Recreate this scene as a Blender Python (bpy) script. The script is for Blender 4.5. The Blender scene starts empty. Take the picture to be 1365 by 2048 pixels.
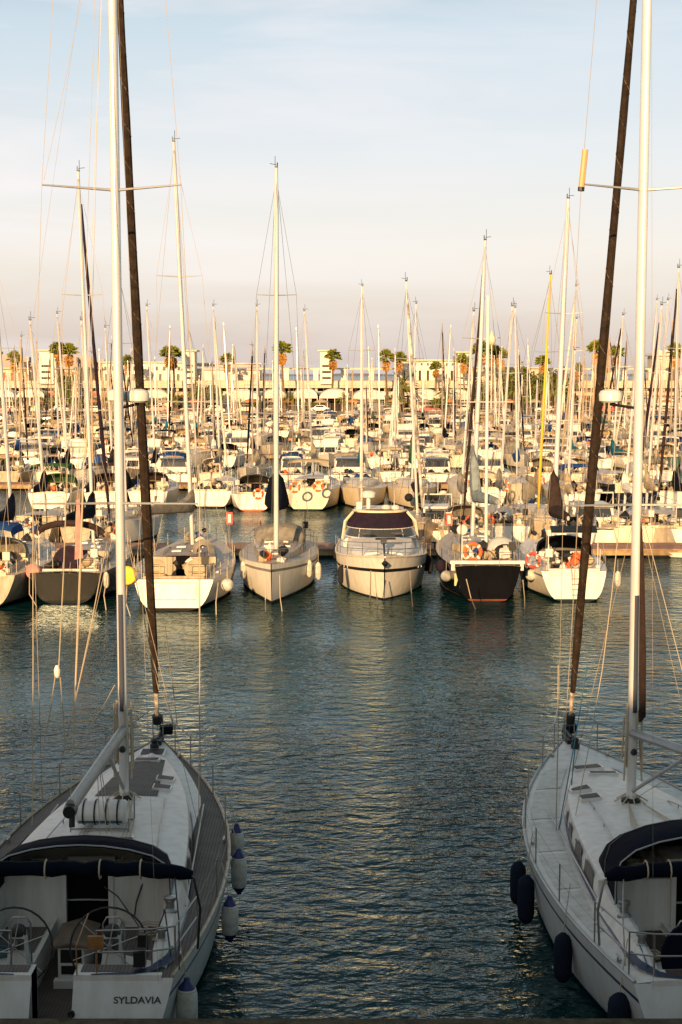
import bpy, math, random
from math import radians, sin, cos, tan, atan, pi, sqrt
from mathutils import Vector, Matrix
random.seed(7)
S = bpy.context.scene
COL = S.collection
# ------------------------------------------------------------ camera, world, sun, exposure
F = 3000.0; PIT = radians(5.3); CAMH = 9.8
cam = bpy.data.cameras.new('camera'); camo = bpy.data.objects.new('camera', cam); COL.objects.link(camo)
cam.sensor_fit = 'VERTICAL'; cam.sensor_height = 36.0; cam.lens = 36.0 * F / 2048.0
cam.clip_start = 0.1; cam.clip_end = 20000
camo.location = (0, 0, CAMH); camo.rotation_euler = (radians(90) - PIT, 0, 0)
S.camera = camo
SUN_EL = radians(14.5); SUN_AZ = radians(13)       # sun low behind the camera, to its left
sdir = Vector((-sin(SUN_AZ) * cos(SUN_EL), -cos(SUN_AZ) * cos(SUN_EL), sin(SUN_EL)))
sl = bpy.data.lights.new('sun', 'SUN'); sl.energy = 5.0; sl.angle = radians(0.6); sl.color = (1.0, 0.63, 0.30)
so = bpy.data.objects.new('sun', sl); COL.objects.link(so); so.rotation_euler = sdir.to_track_quat('Z', 'Y').to_euler()
W = bpy.data.worlds.new('World'); S.world = W; W.use_nodes = True
nt = W.node_tree; nt.nodes.clear()
def N(nt, t, **k):
    n = nt.nodes.new(t)
    for a, b in k.items():
        if a in n.inputs.keys(): n.inputs[a].default_value = b
        else: setattr(n, a, b)
    return n
out = N(nt, 'ShaderNodeOutputWorld')
sky = N(nt, 'ShaderNodeTexSky', sky_type='NISHITA', sun_disc=False, sun_elevation=SUN_EL,
        sun_rotation=math.atan2(sdir.x, sdir.y), air_density=1.0, dust_density=2.0, ozone_density=1.0)
bg1 = N(nt, 'ShaderNodeBackground', Strength=0.12); nt.links.new(sky.outputs[0], bg1.inputs[0])
tc = N(nt, 'ShaderNodeTexCoord'); sep = N(nt, 'ShaderNodeSeparateXYZ'); nt.links.new(tc.outputs['Generated'], sep.inputs[0])
# thin evening veil: pinkish grey low down, pale blue higher, with faint streaks of cirrus
veil = N(nt, 'ShaderNodeValToRGB'); nt.links.new(sep.outputs['Z'], veil.inputs[0])
e = veil.color_ramp.elements
e[0].position = 0.0; e[0].color = (.67, .565, .53, 1)
e[1].position = 1.0; e[1].color = (.125, .16, .16, 1)
for p, c in ((.03, (.71, .60, .56, 1)), (.08, (.83, .735, .68, 1)), (.14, (.74, .72, .72, 1)), (.22, (.56, .64, .69, 1)), (.33, (.085, .185, .205, 1))):
    q = e.new(p); q.color = c
mp = N(nt, 'ShaderNodeMapping'); mp.inputs['Scale'].default_value = (2.0, 2.0, 13.0); mp.inputs['Rotation'].default_value = (0, radians(4), 0)
nt.links.new(tc.outputs['Generated'], mp.inputs[0])
nz = N(nt, 'ShaderNodeTexNoise', Scale=1.7, Detail=7.0, Roughness=0.55, Distortion=0.5); nt.links.new(mp.outputs[0], nz.inputs['Vector'])
rp = N(nt, 'ShaderNodeValToRGB'); nt.links.new(nz.outputs[0], rp.inputs[0])
rp.color_ramp.elements[0].position = .44; rp.color_ramp.elements[0].color = (0, 0, 0, 1)
rp.color_ramp.elements[1].position = .66; rp.color_ramp.elements[1].color = (1, 1, 1, 1)
sx = N(nt, 'ShaderNodeMath', operation='MULTIPLY_ADD'); nt.links.new(sep.outputs['X'], sx.inputs[0]); sx.inputs[1].default_value = -1.6; sx.inputs[2].default_value = .42
cl = N(nt, 'ShaderNodeMath', operation='MULTIPLY', use_clamp=True); nt.links.new(rp.outputs[0], cl.inputs[0])
cl2 = N(nt, 'ShaderNodeMath', operation='ADD', use_clamp=True); nt.links.new(sx.outputs[0], cl2.inputs[0]); cl2.inputs[1].default_value = .25
nt.links.new(cl2.outputs[0], cl.inputs[1])
mixc = N(nt, 'ShaderNodeMix', data_type='RGBA'); nt.links.new(cl.outputs[0], mixc.inputs[0])
nt.links.new(veil.outputs[0], mixc.inputs[6]); mixc.inputs[7].default_value = (.86, .78, .77, 1)
bg2 = N(nt, 'ShaderNodeBackground', Strength=0.70); nt.links.new(mixc.outputs[2], bg2.inputs[0])
ms = N(nt, 'ShaderNodeMixShader'); ms.inputs[0].default_value = .80
nt.links.new(bg1.outputs[0], ms.inputs[1]); nt.links.new(bg2.outputs[0], ms.inputs[2]); nt.links.new(ms.outputs[0], out.inputs[0])
S.view_settings.view_transform = 'Standard'; S.view_settings.look = 'None'; S.view_settings.exposure = 0.72; S.view_settings.gamma = 1.0
S.cycles.use_denoising = True
S.cycles.max_bounces = 6; S.cycles.diffuse_bounces = 2; S.cycles.glossy_bounces = 3; S.cycles.transparent_max_bounces = 12
S.cycles.sample_clamp_indirect = 4.0; S.cycles.caustics_reflective = False; S.cycles.caustics_refractive = False

# ------------------------------------------------------------ measuring helpers (photograph pixel + known height or distance -> metres)
def ground(px, py, z=0.0):
    dep = atan((py - 1024) / F) + PIT
    d = (CAMH - z) / tan(dep)
    return (px - 682.5) / F * (d * cos(PIT) + (CAMH - z) * sin(PIT)), d
def at(px, py, d):
    z = CAMH - d * tan(atan((py - 1024) / F) + PIT)
    return (px - 682.5) / F * (d * cos(PIT) + (CAMH - z) * sin(PIT)), z

# ------------------------------------------------------------ materials
MATS = {}
def mat(name, col, rough=.5, metal=0.0, spec=.5, noise=0.0, nscale=3.0, bump=0.0, bscale=20.0, col2=None, coat=0.0, rust=None):
    if name in MATS: return MATS[name]
    m = bpy.data.materials.new(name); m.use_nodes = True; t = m.node_tree; b = t.nodes['Principled BSDF']
    b.inputs['Base Color'].default_value = (*col, 1); b.inputs['Roughness'].default_value = rough
    b.inputs['Metallic'].default_value = metal; b.inputs['Specular IOR Level'].default_value = spec if rough < .7 else .08
    b.inputs['Coat Weight'].default_value = coat
    if noise > 0 or col2:
        tcn = N(t, 'ShaderNodeTexCoord'); no = N(t, 'ShaderNodeTexNoise', Scale=nscale, Detail=5.0, Roughness=.6)
        t.links.new(tcn.outputs['Object'], no.inputs['Vector'])
        r = N(t, 'ShaderNodeValToRGB'); t.links.new(no.outputs[0], r.inputs[0])
        c2 = col2 if col2 else tuple(c * (1 - noise) for c in col)
        r.color_ramp.elements[0].position = .34; r.color_ramp.elements[0].color = (*c2, 1)
        r.color_ramp.elements[1].position = .62; r.color_ramp.elements[1].color = (*col, 1)
        t.links.new(r.outputs[0], b.inputs['Base Color'])
    if bump > 0:
        tcn = N(t, 'ShaderNodeTexCoord'); no = N(t, 'ShaderNodeTexNoise', Scale=bscale, Detail=4.0)
        t.links.new(tcn.outputs['Object'], no.inputs['Vector'])
        bp = N(t, 'ShaderNodeBump', Strength=bump, Distance=.05); t.links.new(no.outputs[0], bp.inputs['Height'])
        t.links.new(bp.outputs[0], b.inputs['Normal'])
    MATS[name] = m; return m
def teak(name, c1, c2, pitch=.055, axis='X'):
    if name in MATS: return MATS[name]
    m = bpy.data.materials.new(name); m.use_nodes = True; t = m.node_tree; b = t.nodes['Principled BSDF']
    tcn = N(t, 'ShaderNodeTexCoord'); sp = N(t, 'ShaderNodeSeparateXYZ'); t.links.new(tcn.outputs['Object'], sp.inputs[0])
    d = N(t, 'ShaderNodeMath', operation='DIVIDE'); t.links.new(sp.outputs[axis], d.inputs[0]); d.inputs[1].default_value = pitch
    fr = N(t, 'ShaderNodeMath', operation='FRACT'); t.links.new(d.outputs[0], fr.inputs[0])
    lt = N(t, 'ShaderNodeMath', operation='LESS_THAN'); t.links.new(fr.outputs[0], lt.inputs[0]); lt.inputs[1].default_value = .16
    no = N(t, 'ShaderNodeTexNoise', Scale=3.0, Detail=6.0); t.links.new(tcn.outputs['Object'], no.inputs['Vector'])
    r = N(t, 'ShaderNodeValToRGB'); t.links.new(no.outputs[0], r.inputs[0])
    r.color_ramp.elements[0].position = .35; r.color_ramp.elements[0].color = (*c1, 1)
    r.color_ramp.elements[1].position = .65; r.color_ramp.elements[1].color = (*c2, 1)
    mx = N(t, 'ShaderNodeMix', data_type='RGBA'); t.links.new(lt.outputs[0], mx.inputs[0]); t.links.new(r.outputs[0], mx.inputs[6])
    mx.inputs[7].default_value = (.03, .03, .03, 1)
    t.links.new(mx.outputs[2], b.inputs['Base Color']); b.inputs['Roughness'].default_value = .8
    MATS[name] = m; return m
def gel(name, col, dirt=.25, rough=.38):            # boat gelcoat with vertical run-off streaks and a weathered surface
    if name in MATS: return MATS[name]
    m = bpy.data.materials.new(name); m.use_nodes = True; t = m.node_tree; b = t.nodes['Principled BSDF']
    tcn = N(t, 'ShaderNodeTexCoord'); mpn = N(t, 'ShaderNodeMapping'); mpn.inputs['Scale'].default_value = (3.0, 3.0, .45)
    t.links.new(tcn.outputs['Object'], mpn.inputs[0])
    no = N(t, 'ShaderNodeTexNoise', Scale=1.6, Detail=6.0, Roughness=.6); t.links.new(mpn.outputs[0], no.inputs['Vector'])
    r = N(t, 'ShaderNodeValToRGB'); t.links.new(no.outputs[0], r.inputs[0])
    r.color_ramp.elements[0].position = .3; r.color_ramp.elements[0].color = (col[0] * (1 - dirt), col[1] * (1 - dirt * 1.1), col[2] * (1 - dirt * 1.35), 1)
    r.color_ramp.elements[1].position = .6; r.color_ramp.elements[1].color = (*col, 1)
    t.links.new(r.outputs[0], b.inputs['Base Color']); b.inputs['Roughness'].default_value = rough
    MATS[name] = m; return m
WHITE = gel('gelcoat_white', (.83, .79, .70), .18); CREAM = gel('gelcoat_cream', (.76, .65, .48)); DECKW = gel('deck_white', (.72, .70, .66), .2)
GREYH = gel('gelcoat_grey', (.014, .0125, .010), .4, .2); BLACKH = gel('gelcoat_black', (.006, .0055, .007), .3, .15); NAVYH = gel('gelcoat_navy', (.012, .02, .05), .3, .2)
GREENH = gel('gelcoat_green', (.02, .07, .05), .3); REDH = gel('gelcoat_red', (.25, .03, .02), .3)
DGREY = gel('dirty_grey_deck', (.46, .38, .27), .45); DECKF = gel('deck_warm_lit', (.76, .64, .47), .35)  # DECKF: deck white with golden sunlight put into its colour, for the boats beyond
ALU = mat('mast_aluminium', (.80, .78, .74), .35, .25, noise=.12, nscale=1.2); ALUD = mat('boom_aluminium', (.40, .41, .40), .45, .35, noise=.2, nscale=3)
TANM = mat('tan_mast', (.52, .36, .20), .5); DIMM = mat('dull_mast', (.34, .30, .25), .5); YELM = mat('yellow_paint', (.85, .50, .03), .4); WOODM = mat('varnished_wood', (.36, .17, .06), .35, noise=.4, nscale=6)
STEEL = mat('stainless_steel', (.36, .35, .33), .38, .8); WIRE = mat('rigging_wire', (.26, .22, .17), .6, .1); DWIRE = mat('dark_wire', (.05, .045, .04), .5)
ROPE = mat('pale_rope', (.50, .42, .30), .9); BROPE = mat('blue_rope', (.05, .17, .24), .9)
BLK = mat('black_plastic', (.012, .012, .013), .45); DARKIN = mat('dark_interior', (.006, .005, .005), .9)
GLS = mat('dark_window', (.012, .014, .016), .08, spec=.8); BRWIN = mat('tinted_window', (.10, .05, .025), .3, spec=.3, col2=(.03, .03, .03), nscale=2.5)
NAVY = mat('navy_canvas', (.0035, .006, .015), .85, noise=.3, nscale=6, bump=.3, bscale=6); BRCAN = mat('dark_brown_canvas', (.045, .030, .026), .85, noise=.4, nscale=4, bump=.4, bscale=7)
BLUC = mat('blue_canvas', (.02, .07, .22), .85, noise=.3, nscale=4, bump=.3, bscale=6); TEALC = mat('teal_canvas', (.02, .15, .19), .85, noise=.3, nscale=4, bump=.3)
GRYC = mat('grey_canvas', (.26, .24, .20), .9, noise=.35, nscale=3, bump=.4, bscale=5); BEIC = mat('beige_canvas', (.50, .40, .26), .9, noise=.3, nscale=3, bump=.3)
LBLC = mat('pale_blue_canvas', (.24, .29, .30), .9, noise=.35, nscale=3, bump=.4); GRNC = mat('green_canvas', (.03, .10, .04), .9, noise=.3); REDC = mat('red_canvas', (.40, .05, .03), .9, noise=.3)
WHC = mat('white_canvas', (.78, .73, .65), .9, noise=.2, nscale=2, bump=.2); PURC = mat('plum_canvas', (.030, .020, .034), .9, noise=.35, nscale=4, bump=.4)
ORG = mat('orange_plastic', (.80, .13, .02), .6); RED = mat('red_paint', (.55, .06, .04), .5); YEL = mat('yellow_plastic', (.85, .50, .02), .5); PINK = mat('faded_pink_canvas', (.55, .27, .24), .8, noise=.25)
FEN = mat('fender_white', (.66, .64, .56), .5, noise=.42, nscale=5); FENB = mat('fender_blue', (.01, .02, .11), .5); FENN = mat('fender_cover_navy', (.010, .016, .030), .9, bump=.3)
FENK = mat('fender_black', (.02, .02, .02), .7); STR = mat('stripe_navy', (.015, .03, .07), .4); ANTI = mat('antifoul_red', (.22, .06, .03), .8, noise=.4, nscale=4); ANTK = mat('antifoul_dark', (.02, .022, .024), .8)
BOOTB = mat('boot_blue', (.03, .09, .22), .5); BOOTO = mat('boot_orange', (.55, .13, .04), .6)
TEAKG = teak('weathered_teak', (.115, .098, .085), (.155, .135, .115)); TEAKB = teak('brown_teak', (.05, .032, .022), (.085, .052, .035)); TEAKW = mat('table_teak', (.17, .125, .085), .6, noise=.3, nscale=5)
ACRYL = mat('clear_window', (.25, .25, .23), .1, spec=.8)

# ------------------------------------------------------------ mesh collector
class MB:
    def __init__(s): s.v = []; s.f = []; s.m = []; s.sm = []
    def add(s, vs, fs, mi=0, smooth=False):
        o = len(s.v); s.v += [tuple(p) for p in vs]
        for f in fs: s.f.append(tuple(o + i for i in f)); s.m.append(mi); s.sm.append(smooth)
        return s
    def box(s, c, d, rz=0, mi=0, rx=0, ry=0):
        x, y, z = d[0] / 2, d[1] / 2, d[2] / 2
        vs = [Vector(p) for p in ((-x, -y, -z), (x, -y, -z), (x, y, -z), (-x, y, -z), (-x, -y, z), (x, -y, z), (x, y, z), (-x, y, z))]
        R = Matrix.Rotation(rz, 3, 'Z') @ Matrix.Rotation(ry, 3, 'Y') @ Matrix.Rotation(rx, 3, 'X')
        return s.add([R @ p + Vector(c) for p in vs], [(0, 3, 2, 1), (4, 5, 6, 7), (0, 1, 5, 4), (1, 2, 6, 5), (2, 3, 7, 6), (3, 0, 4, 7)], mi)
    def bx(s, x0, x1, y0, y1, z0, z1, mi=0): return s.box(((x0 + x1) / 2, (y0 + y1) / 2, (z0 + z1) / 2), (x1 - x0, y1 - y0, z1 - z0), 0, mi)
    def tube(s, pts, r, n=6, mi=0, cap=True, sx=1.0, sy=1.0, closed=False):
        pts = [Vector(p) for p in pts]; k = len(pts)
        rs = r if isinstance(r, (list, tuple)) else [r] * k
        rings = []; prev = None
        for i, p in enumerate(pts):
            a = pts[i - 1] if (i > 0 or closed) else p; b = pts[(i + 1) % k] if (i < k - 1 or closed) else p
            t = (b - a).normalized()
            ref = Vector((0, 1, 0)) if abs(t.y) < .9 else Vector((0, 0, 1))
            if prev is not None and abs(prev.dot(t)) < .98: ref = prev
            u = (ref - t * ref.dot(t)).normalized(); w = t.cross(u); prev = u
            rings.append([p + (u * cos(2 * pi * j / n) * sy + w * sin(2 * pi * j / n) * sx) * rs[i] for j in range(n)])
        vs = [q for rg in rings for q in rg]; fs = []
        m = k if closed else k - 1
        for i in range(m):
            i2 = (i + 1) % k
            for j in range(n):
                j2 = (j + 1) % n; fs.append((i * n + j, i * n + j2, i2 * n + j2, i2 * n + j))
        s.add(vs, fs, mi, n > 5)
        if cap and not closed: s.add(rings[0], [tuple(range(n - 1, -1, -1))], mi); s.add(rings[-1], [tuple(range(n))], mi)
        return s
    def loft(s, rings, mi=0, closed=False, cap=(False, False), smooth=True):
        n = len(rings[0]); fs = []
        for i in range(len(rings) - 1):
            for j in range(n if closed else n - 1):
                j2 = (j + 1) % n; fs.append((i * n + j, i * n + j2, (i + 1) * n + j2, (i + 1) * n + j))
        s.add([p for r in rings for p in r], fs, mi, smooth)
        if cap[0]: s.add(rings[0], [tuple(range(n - 1, -1, -1))], mi)
        if cap[1]: s.add(rings[-1], [tuple(range(n))], mi)
        return s
    def lathe(s, c, prof, n=12, axis='Z', mi=0):
        rings = []
        for r, h in prof:
            rg = []
            for j in range(n):
                a = 2 * pi * j / n; x, y = r * cos(a), r * sin(a)
                q = (x, y, h) if axis == 'Z' else ((x, h, y) if axis == 'Y' else (h, x, y))
                rg.append(Vector(q) + Vector(c))
            rings.append(rg)
        return s.loft(rings, mi, True, (True, True))
    def poly(s, pts, mi=0): return s.add(pts, [tuple(range(len(pts)))], mi)
    def slab(s, pts, h, mi=0):           # flat outline given thickness downwards
        n = len(pts); lo = [(p[0], p[1], p[2] - h) for p in pts]
        return s.add(list(pts) + lo, [tuple(range(n)), tuple(range(2 * n - 1, n - 1, -1))] + [(i, n + i, n + (i + 1) % n, (i + 1) % n) for i in range(n)], mi)
    def build(s, name, mats, parent=None, loc=(0, 0, 0), rz=0):
        me = bpy.data.meshes.new(name); me.from_pydata(s.v, [], s.f)
        if not isinstance(mats, (list, tuple)): mats = [mats]
        for m in mats: me.materials.append(m)
        me.polygons.foreach_set('material_index', s.m); me.polygons.foreach_set('use_smooth', s.sm)
        me.update()
        try: me.set_sharp_from_angle(angle=radians(38))
        except Exception: pass
        o = bpy.data.objects.new(name, me); COL.objects.link(o); o.location = loc; o.rotation_euler = (0, 0, rz)
        if parent: o.parent = parent
        return o
def tag(o, label=None, cat=None, group=None, kind=None):
    if label: o['label'] = label
    if cat: o['category'] = cat
    if group: o['group'] = group
    if kind: o['kind'] = kind
    return o
def thing(name, label, cat, loc=(0, 0, 0), rz=0, group=None):
    o = bpy.data.objects.new(name, None); COL.objects.link(o); o.location = loc; o.rotation_euler = (0, 0, rz)
    return tag(o, label, cat, group)
def copy_tree(o, parent=None):
    c = o.copy(); COL.objects.link(c); c.parent = parent
    for ch in [x for x in bpy.data.objects if x.parent == o]: copy_tree(ch, c)
    return c
def text_obj(body, size, name, m, parent, loc, rot, extrude=.002, sx=1.0):
    cu = bpy.data.curves.new(name, 'FONT'); cu.body = body; cu.size = size; cu.extrude = extrude; cu.offset = size * .022; cu.align_x = 'CENTER'
    tmp = bpy.data.objects.new(name + '_tmp', cu); COL.objects.link(tmp)
    me = bpy.data.meshes.new_from_object(tmp); bpy.data.objects.remove(tmp)
    me.materials.clear(); me.materials.append(m)
    o = bpy.data.objects.new(name, me); COL.objects.link(o); o.parent = parent; o.location = loc; o.rotation_euler = rot; o.scale = (sx, 1, 1)
    return o

# ------------------------------------------------------------ water
def water():
    m = bpy.data.materials.new('harbour_water'); m.use_nodes = True; t = m.node_tree; b = t.nodes['Principled BSDF']
    t.nodes.remove(b); b = None
    df = N(t, 'ShaderNodeBsdfDiffuse'); df.inputs[0].default_value = (.002, .023, .025, 1); gl = N(t, 'ShaderNodeBsdfGlossy'); gl.inputs['Color'].default_value = (.66, .80, .84, 1); gl.inputs['Roughness'].default_value = .05
    fr = N(t, 'ShaderNodeFresnel', IOR=1.33); mx = N(t, 'ShaderNodeMixShader'); t.links.new(fr.outputs[0], mx.inputs[0]); t.links.new(df.outputs[0], mx.inputs[1]); t.links.new(gl.outputs[0], mx.inputs[2]); t.links.new(mx.outputs[0], t.nodes['Material Output'].inputs[0])
    g = N(t, 'ShaderNodeNewGeometry')
    def wave(scl, rot, sc, det, dist):
        mpn = N(t, 'ShaderNodeMapping'); mpn.inputs['Scale'].default_value = scl; mpn.inputs['Rotation'].default_value = (0, 0, rot); t.links.new(g.outputs['Position'], mpn.inputs[0])
        n = N(t, 'ShaderNodeTexNoise', Scale=sc, Detail=det, Roughness=.55, Distortion=dist); t.links.new(mpn.outputs[0], n.inputs['Vector']); return n
    n1 = wave((.72, 1.0, 1), radians(8), 1.8, 3.0, .3); n2 = wave((.8, 1.2, 1), radians(-14), 4.2, 3.0, .3); n3 = wave((1, 1.0, 1), .5, .12, 1.0, 0)
    a = N(t, 'ShaderNodeMath', operation='MULTIPLY'); t.links.new(n1.outputs[0], a.inputs[0]); a.inputs[1].default_value = .15
    c = N(t, 'ShaderNodeMath', operation='MULTIPLY'); t.links.new(n2.outputs[0], c.inputs[0]); c.inputs[1].default_value = .042
    ad = N(t, 'ShaderNodeMath', operation='ADD'); t.links.new(a.outputs[0], ad.inputs[0]); t.links.new(c.outputs[0], ad.inputs[1])
    gu = N(t, 'ShaderNodeMapRange'); t.links.new(n3.outputs[0], gu.inputs[0]); gu.inputs[1].default_value = .35; gu.inputs[2].default_value = .65; gu.inputs[3].default_value = .35; gu.inputs[4].default_value = 1.25
    mu = N(t, 'ShaderNodeMath', operation='MULTIPLY'); t.links.new(ad.outputs[0], mu.inputs[0]); t.links.new(gu.outputs[0], mu.inputs[1])
    bp = N(t, 'ShaderNodeBump', Strength=1.0, Distance=1.0); t.links.new(mu.outputs[0], bp.inputs['Height']); [t.links.new(bp.outputs[0], q.inputs['Normal']) for q in (df, gl, fr)]
    mb = MB(); mb.add([(-9000, -60, 0), (9000, -60, 0), (9000, 16000, 0), (-9000, 16000, 0)], [(0, 1, 2, 3)])
    tag(mb.build('water', m), kind='structure')
water()
# ------------------------------------------------------------ hulls
class Hull:                              # local frame: stern at y=0, bow at y=L, waterline z=0, starboard +x
    def __init__(h, L, B, zs=1.2, zb=1.6, aft=.80, rake=.45, stem=.5, wl=.86, wls=.66, camber=.07, fl=.5, passage=0.0, zp=.55, rnd=False):
        h.rnd = rnd; h.L, h.B, h.zs, h.zb, h.aft, h.rake, h.stem, h.wl, h.wls, h.camber, h.fl, h.passage, h.zp = L, B, zs, zb, aft, rake, stem, wl, wls, camber, fl, passage, zp
    def hb(h, s):
        s = max(0, min(1, s))
        if s < .38: f = h.aft + (1 - h.aft) * sin(pi / 2 * s / .38)
        else: f = max(.012, 1 - ((s - .38) / .62) ** 2.1)
        return f * h.B / 2
    def sheer(h, s): return h.zs + (h.zb - h.zs) * s * s - .05 * sin(pi * s)
    def w(h, s, z):
        H = h.sheer(s)
        a = min(1, s / .35); wl = h.wls + (h.wl - h.wls) * sin(pi / 2 * a); p = .50 + .12 * a
        if s > .5: wl = h.wl + (h.fl - h.wl) * ((s - .5) / .5) ** 1.5
        if h.rnd and s < .5: p = .20 + .8 * s
        if z >= 0: g = wl + (1 - wl) * (z / H) ** p
        else: g = wl * (1 - min(1, -z / .5)) ** .5
        return h.hb(s) * g
    def y(h, s, z):
        H = h.sheer(s); return s * h.L + h.rake * z * (1 - s) ** 6 - h.stem * (1 - max(z, -.3) / H) * s ** 7
    def dz(h, y, x=0.0):
        s = y / h.L; b = h.hb(s); return h.sheer(s) + h.camber * (1 - min(1, (x / b)) ** 2)
    def hull(h, mats, parent, ns=16, stripe=(.80, .87)):   # mats: topside, stripe, boot, bottom
        mb = MB(); st = [i / ns for i in range(ns)] + [1 - .5 / ns, 1.0]
        rows = []
        for s in st:
            H = h.sheer(s); zl = [-.4, -.12, .02, .06, .12, .2 * H, .32 * H, .5 * H, stripe[0] * H, stripe[1] * H, H]
            rows.append([(h.w(s, z), h.y(s, z), z) for z in zl])
        mi = [3, 3, 3, 2, 0, 0, 0, 0, 1, 0]
        for sg in (1, -1):
            for i in range(len(rows) - 1):
                for j in range(10):
                    a, b, c, d = rows[i][j], rows[i + 1][j], rows[i + 1][j + 1], rows[i][j + 1]
                    q = [(sg * p[0], p[1], p[2]) for p in (a, b, c, d)]
                    mb.add(q if sg > 0 else q[::-1], [(0, 1, 2, 3)], mi[j], True)
        r = rows[0]
        for j in range(10):
            a, b = r[j], r[j + 1]; g = h.passage
            m2 = 0 if mi[j] == 1 else mi[j]
            if g and a[2] >= h.zp - .15:
                mb.add([(-a[0], a[1], a[2]), (-g, a[1], a[2]), (-g, b[1], b[2]), (-b[0], b[1], b[2])], [(0, 1, 2, 3)], m2)
                mb.add([(g, a[1], a[2]), (a[0], a[1], a[2]), (b[0], b[1], b[2]), (g, b[1], b[2])], [(0, 1, 2, 3)], m2)
            else: mb.add([(-a[0], a[1], a[2]), (a[0], a[1], a[2]), (b[0], b[1], b[2]), (-b[0], b[1], b[2])], [(0, 1, 2, 3)], m2)
        o = mb.build('hull', mats, parent)
        # weld so that smooth shading works
        import bmesh
        bm = bmesh.new(); bm.from_mesh(o.data); bmesh.ops.remove_doubles(bm, verts=bm.verts, dist=.0005); bm.to_mesh(o.data); bm.free()
        o.data.set_sharp_from_angle(angle=radians(38))
        return o
    def deck(h, mats, parent, yc=(0, 0), cw=.9, ns=24, inner=None, rail=None, railr=.022):   # mats: 0 outer deck, 1 inner deck
        inv = lambda Y: next((q * .01 for q in range(2000) if q * .01 + h.rake * h.zs * (1 - q * .01 / h.L) ** 6 >= Y), 0.0) if Y > 0 else 0.0
        ya, yb = inv(yc[0]), inv(yc[1])
        mb = MB(); ys = sorted(set([i * h.L / ns for i in range(ns + 1)] + [ya, yb]))
        def row(y):
            s = y / h.L; b = h.hb(s); k = min(cw, b * .8); H = h.sheer(s); off = h.rake * H * (1 - s) ** 6
            return [(x, y + off, H + h.camber * (1 - (x / b) ** 2)) for x in (-b, -(b + k) / 2, -k, 0, k, (b + k) / 2, b)]
        R = [row(y) for y in ys]; yc = (ya, yb)
        for i in range(len(ys) - 1):
            for j in range(6):
                if j in (2, 3) and yc[1] > yc[0] and ys[i] >= yc[0] - 1e-6 and ys[i + 1] <= yc[1] + 1e-6: continue
                mb.add([R[i][j], R[i][j + 1], R[i + 1][j + 1], R[i + 1][j]], [(0, 1, 2, 3)], 0 if j in (0, 1, 4, 5) else 1, True)
        o = mb.build('deck', mats, parent)
        if rail:
            rb = MB()
            for sg in (-1, 1):
                rb.tube([(sg * (r[6][0] - .02), r[6][1], r[6][2] + .02) for r in R], railr, 5)
            rb.build('toe_rail', rail, parent)
        return o
    def edge(h, y, side, inset=.05):
        s = y / h.L; return (side * (h.hb(s) - inset), y + h.rake * h.sheer(s) * (1 - s) ** 6, h.sheer(s) + .02)

def coachroof(h, y0, y1, wf, ht, mat_, parent, n=14, front=.04, name='coachroof', centre=None):
    """wf(t), ht(t) half width and height at t in 0..1 from the cockpit forwards"""
    mb = MB(); rings = []
    for i in range(n + 1):
        t = i / n; y = y0 + (y1 - y0) * t; w = wf(t); z = h.dz(y, w) - .03; H = ht(t); c = h.dz(y, 0) - h.dz(y, w)
        prof = [(1, 0), (.985, .55 * H), (.95, .86 * H), (.86, H), (.45, H + .035 + c * .5), (0, H + .05 + c)]
        pts = [(w * a, y, z + b) for a, b in prof] + [(-w * a, y, z + b) for a, b in prof[-2::-1]]
        rings.append(pts)
    mb.loft(rings, 0, False, (False, True))
    ms = [mat_]
    if centre:
        ms.append(centre)
    o = mb.build(name, ms, parent)
    def top(y, x=0.0):
        t = (y - y0) / (y1 - y0); w = wf(t); c = h.dz(y, 0) - h.dz(y, w); u = min(1, abs(x) / w)
        z = h.dz(y, w) - .03 + ht(t)
        if u < .45: return z + .05 + c + (.035 + c * .5 - .05 - c) * u / .45
        if u < .86: return z + (.035 + c * .5) * (1 - (u - .45) / .41)
        return z - ht(t) * .14 * (u - .86) / .09
    def side(y, sg, k):
        t = (y - y0) / (y1 - y0); w = wf(t); z = h.dz(y, w) - .03
        return Vector((sg * (w * (1 - .035 * k) + .012), y, z + ht(t) * k))
    return o, top, side

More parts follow.
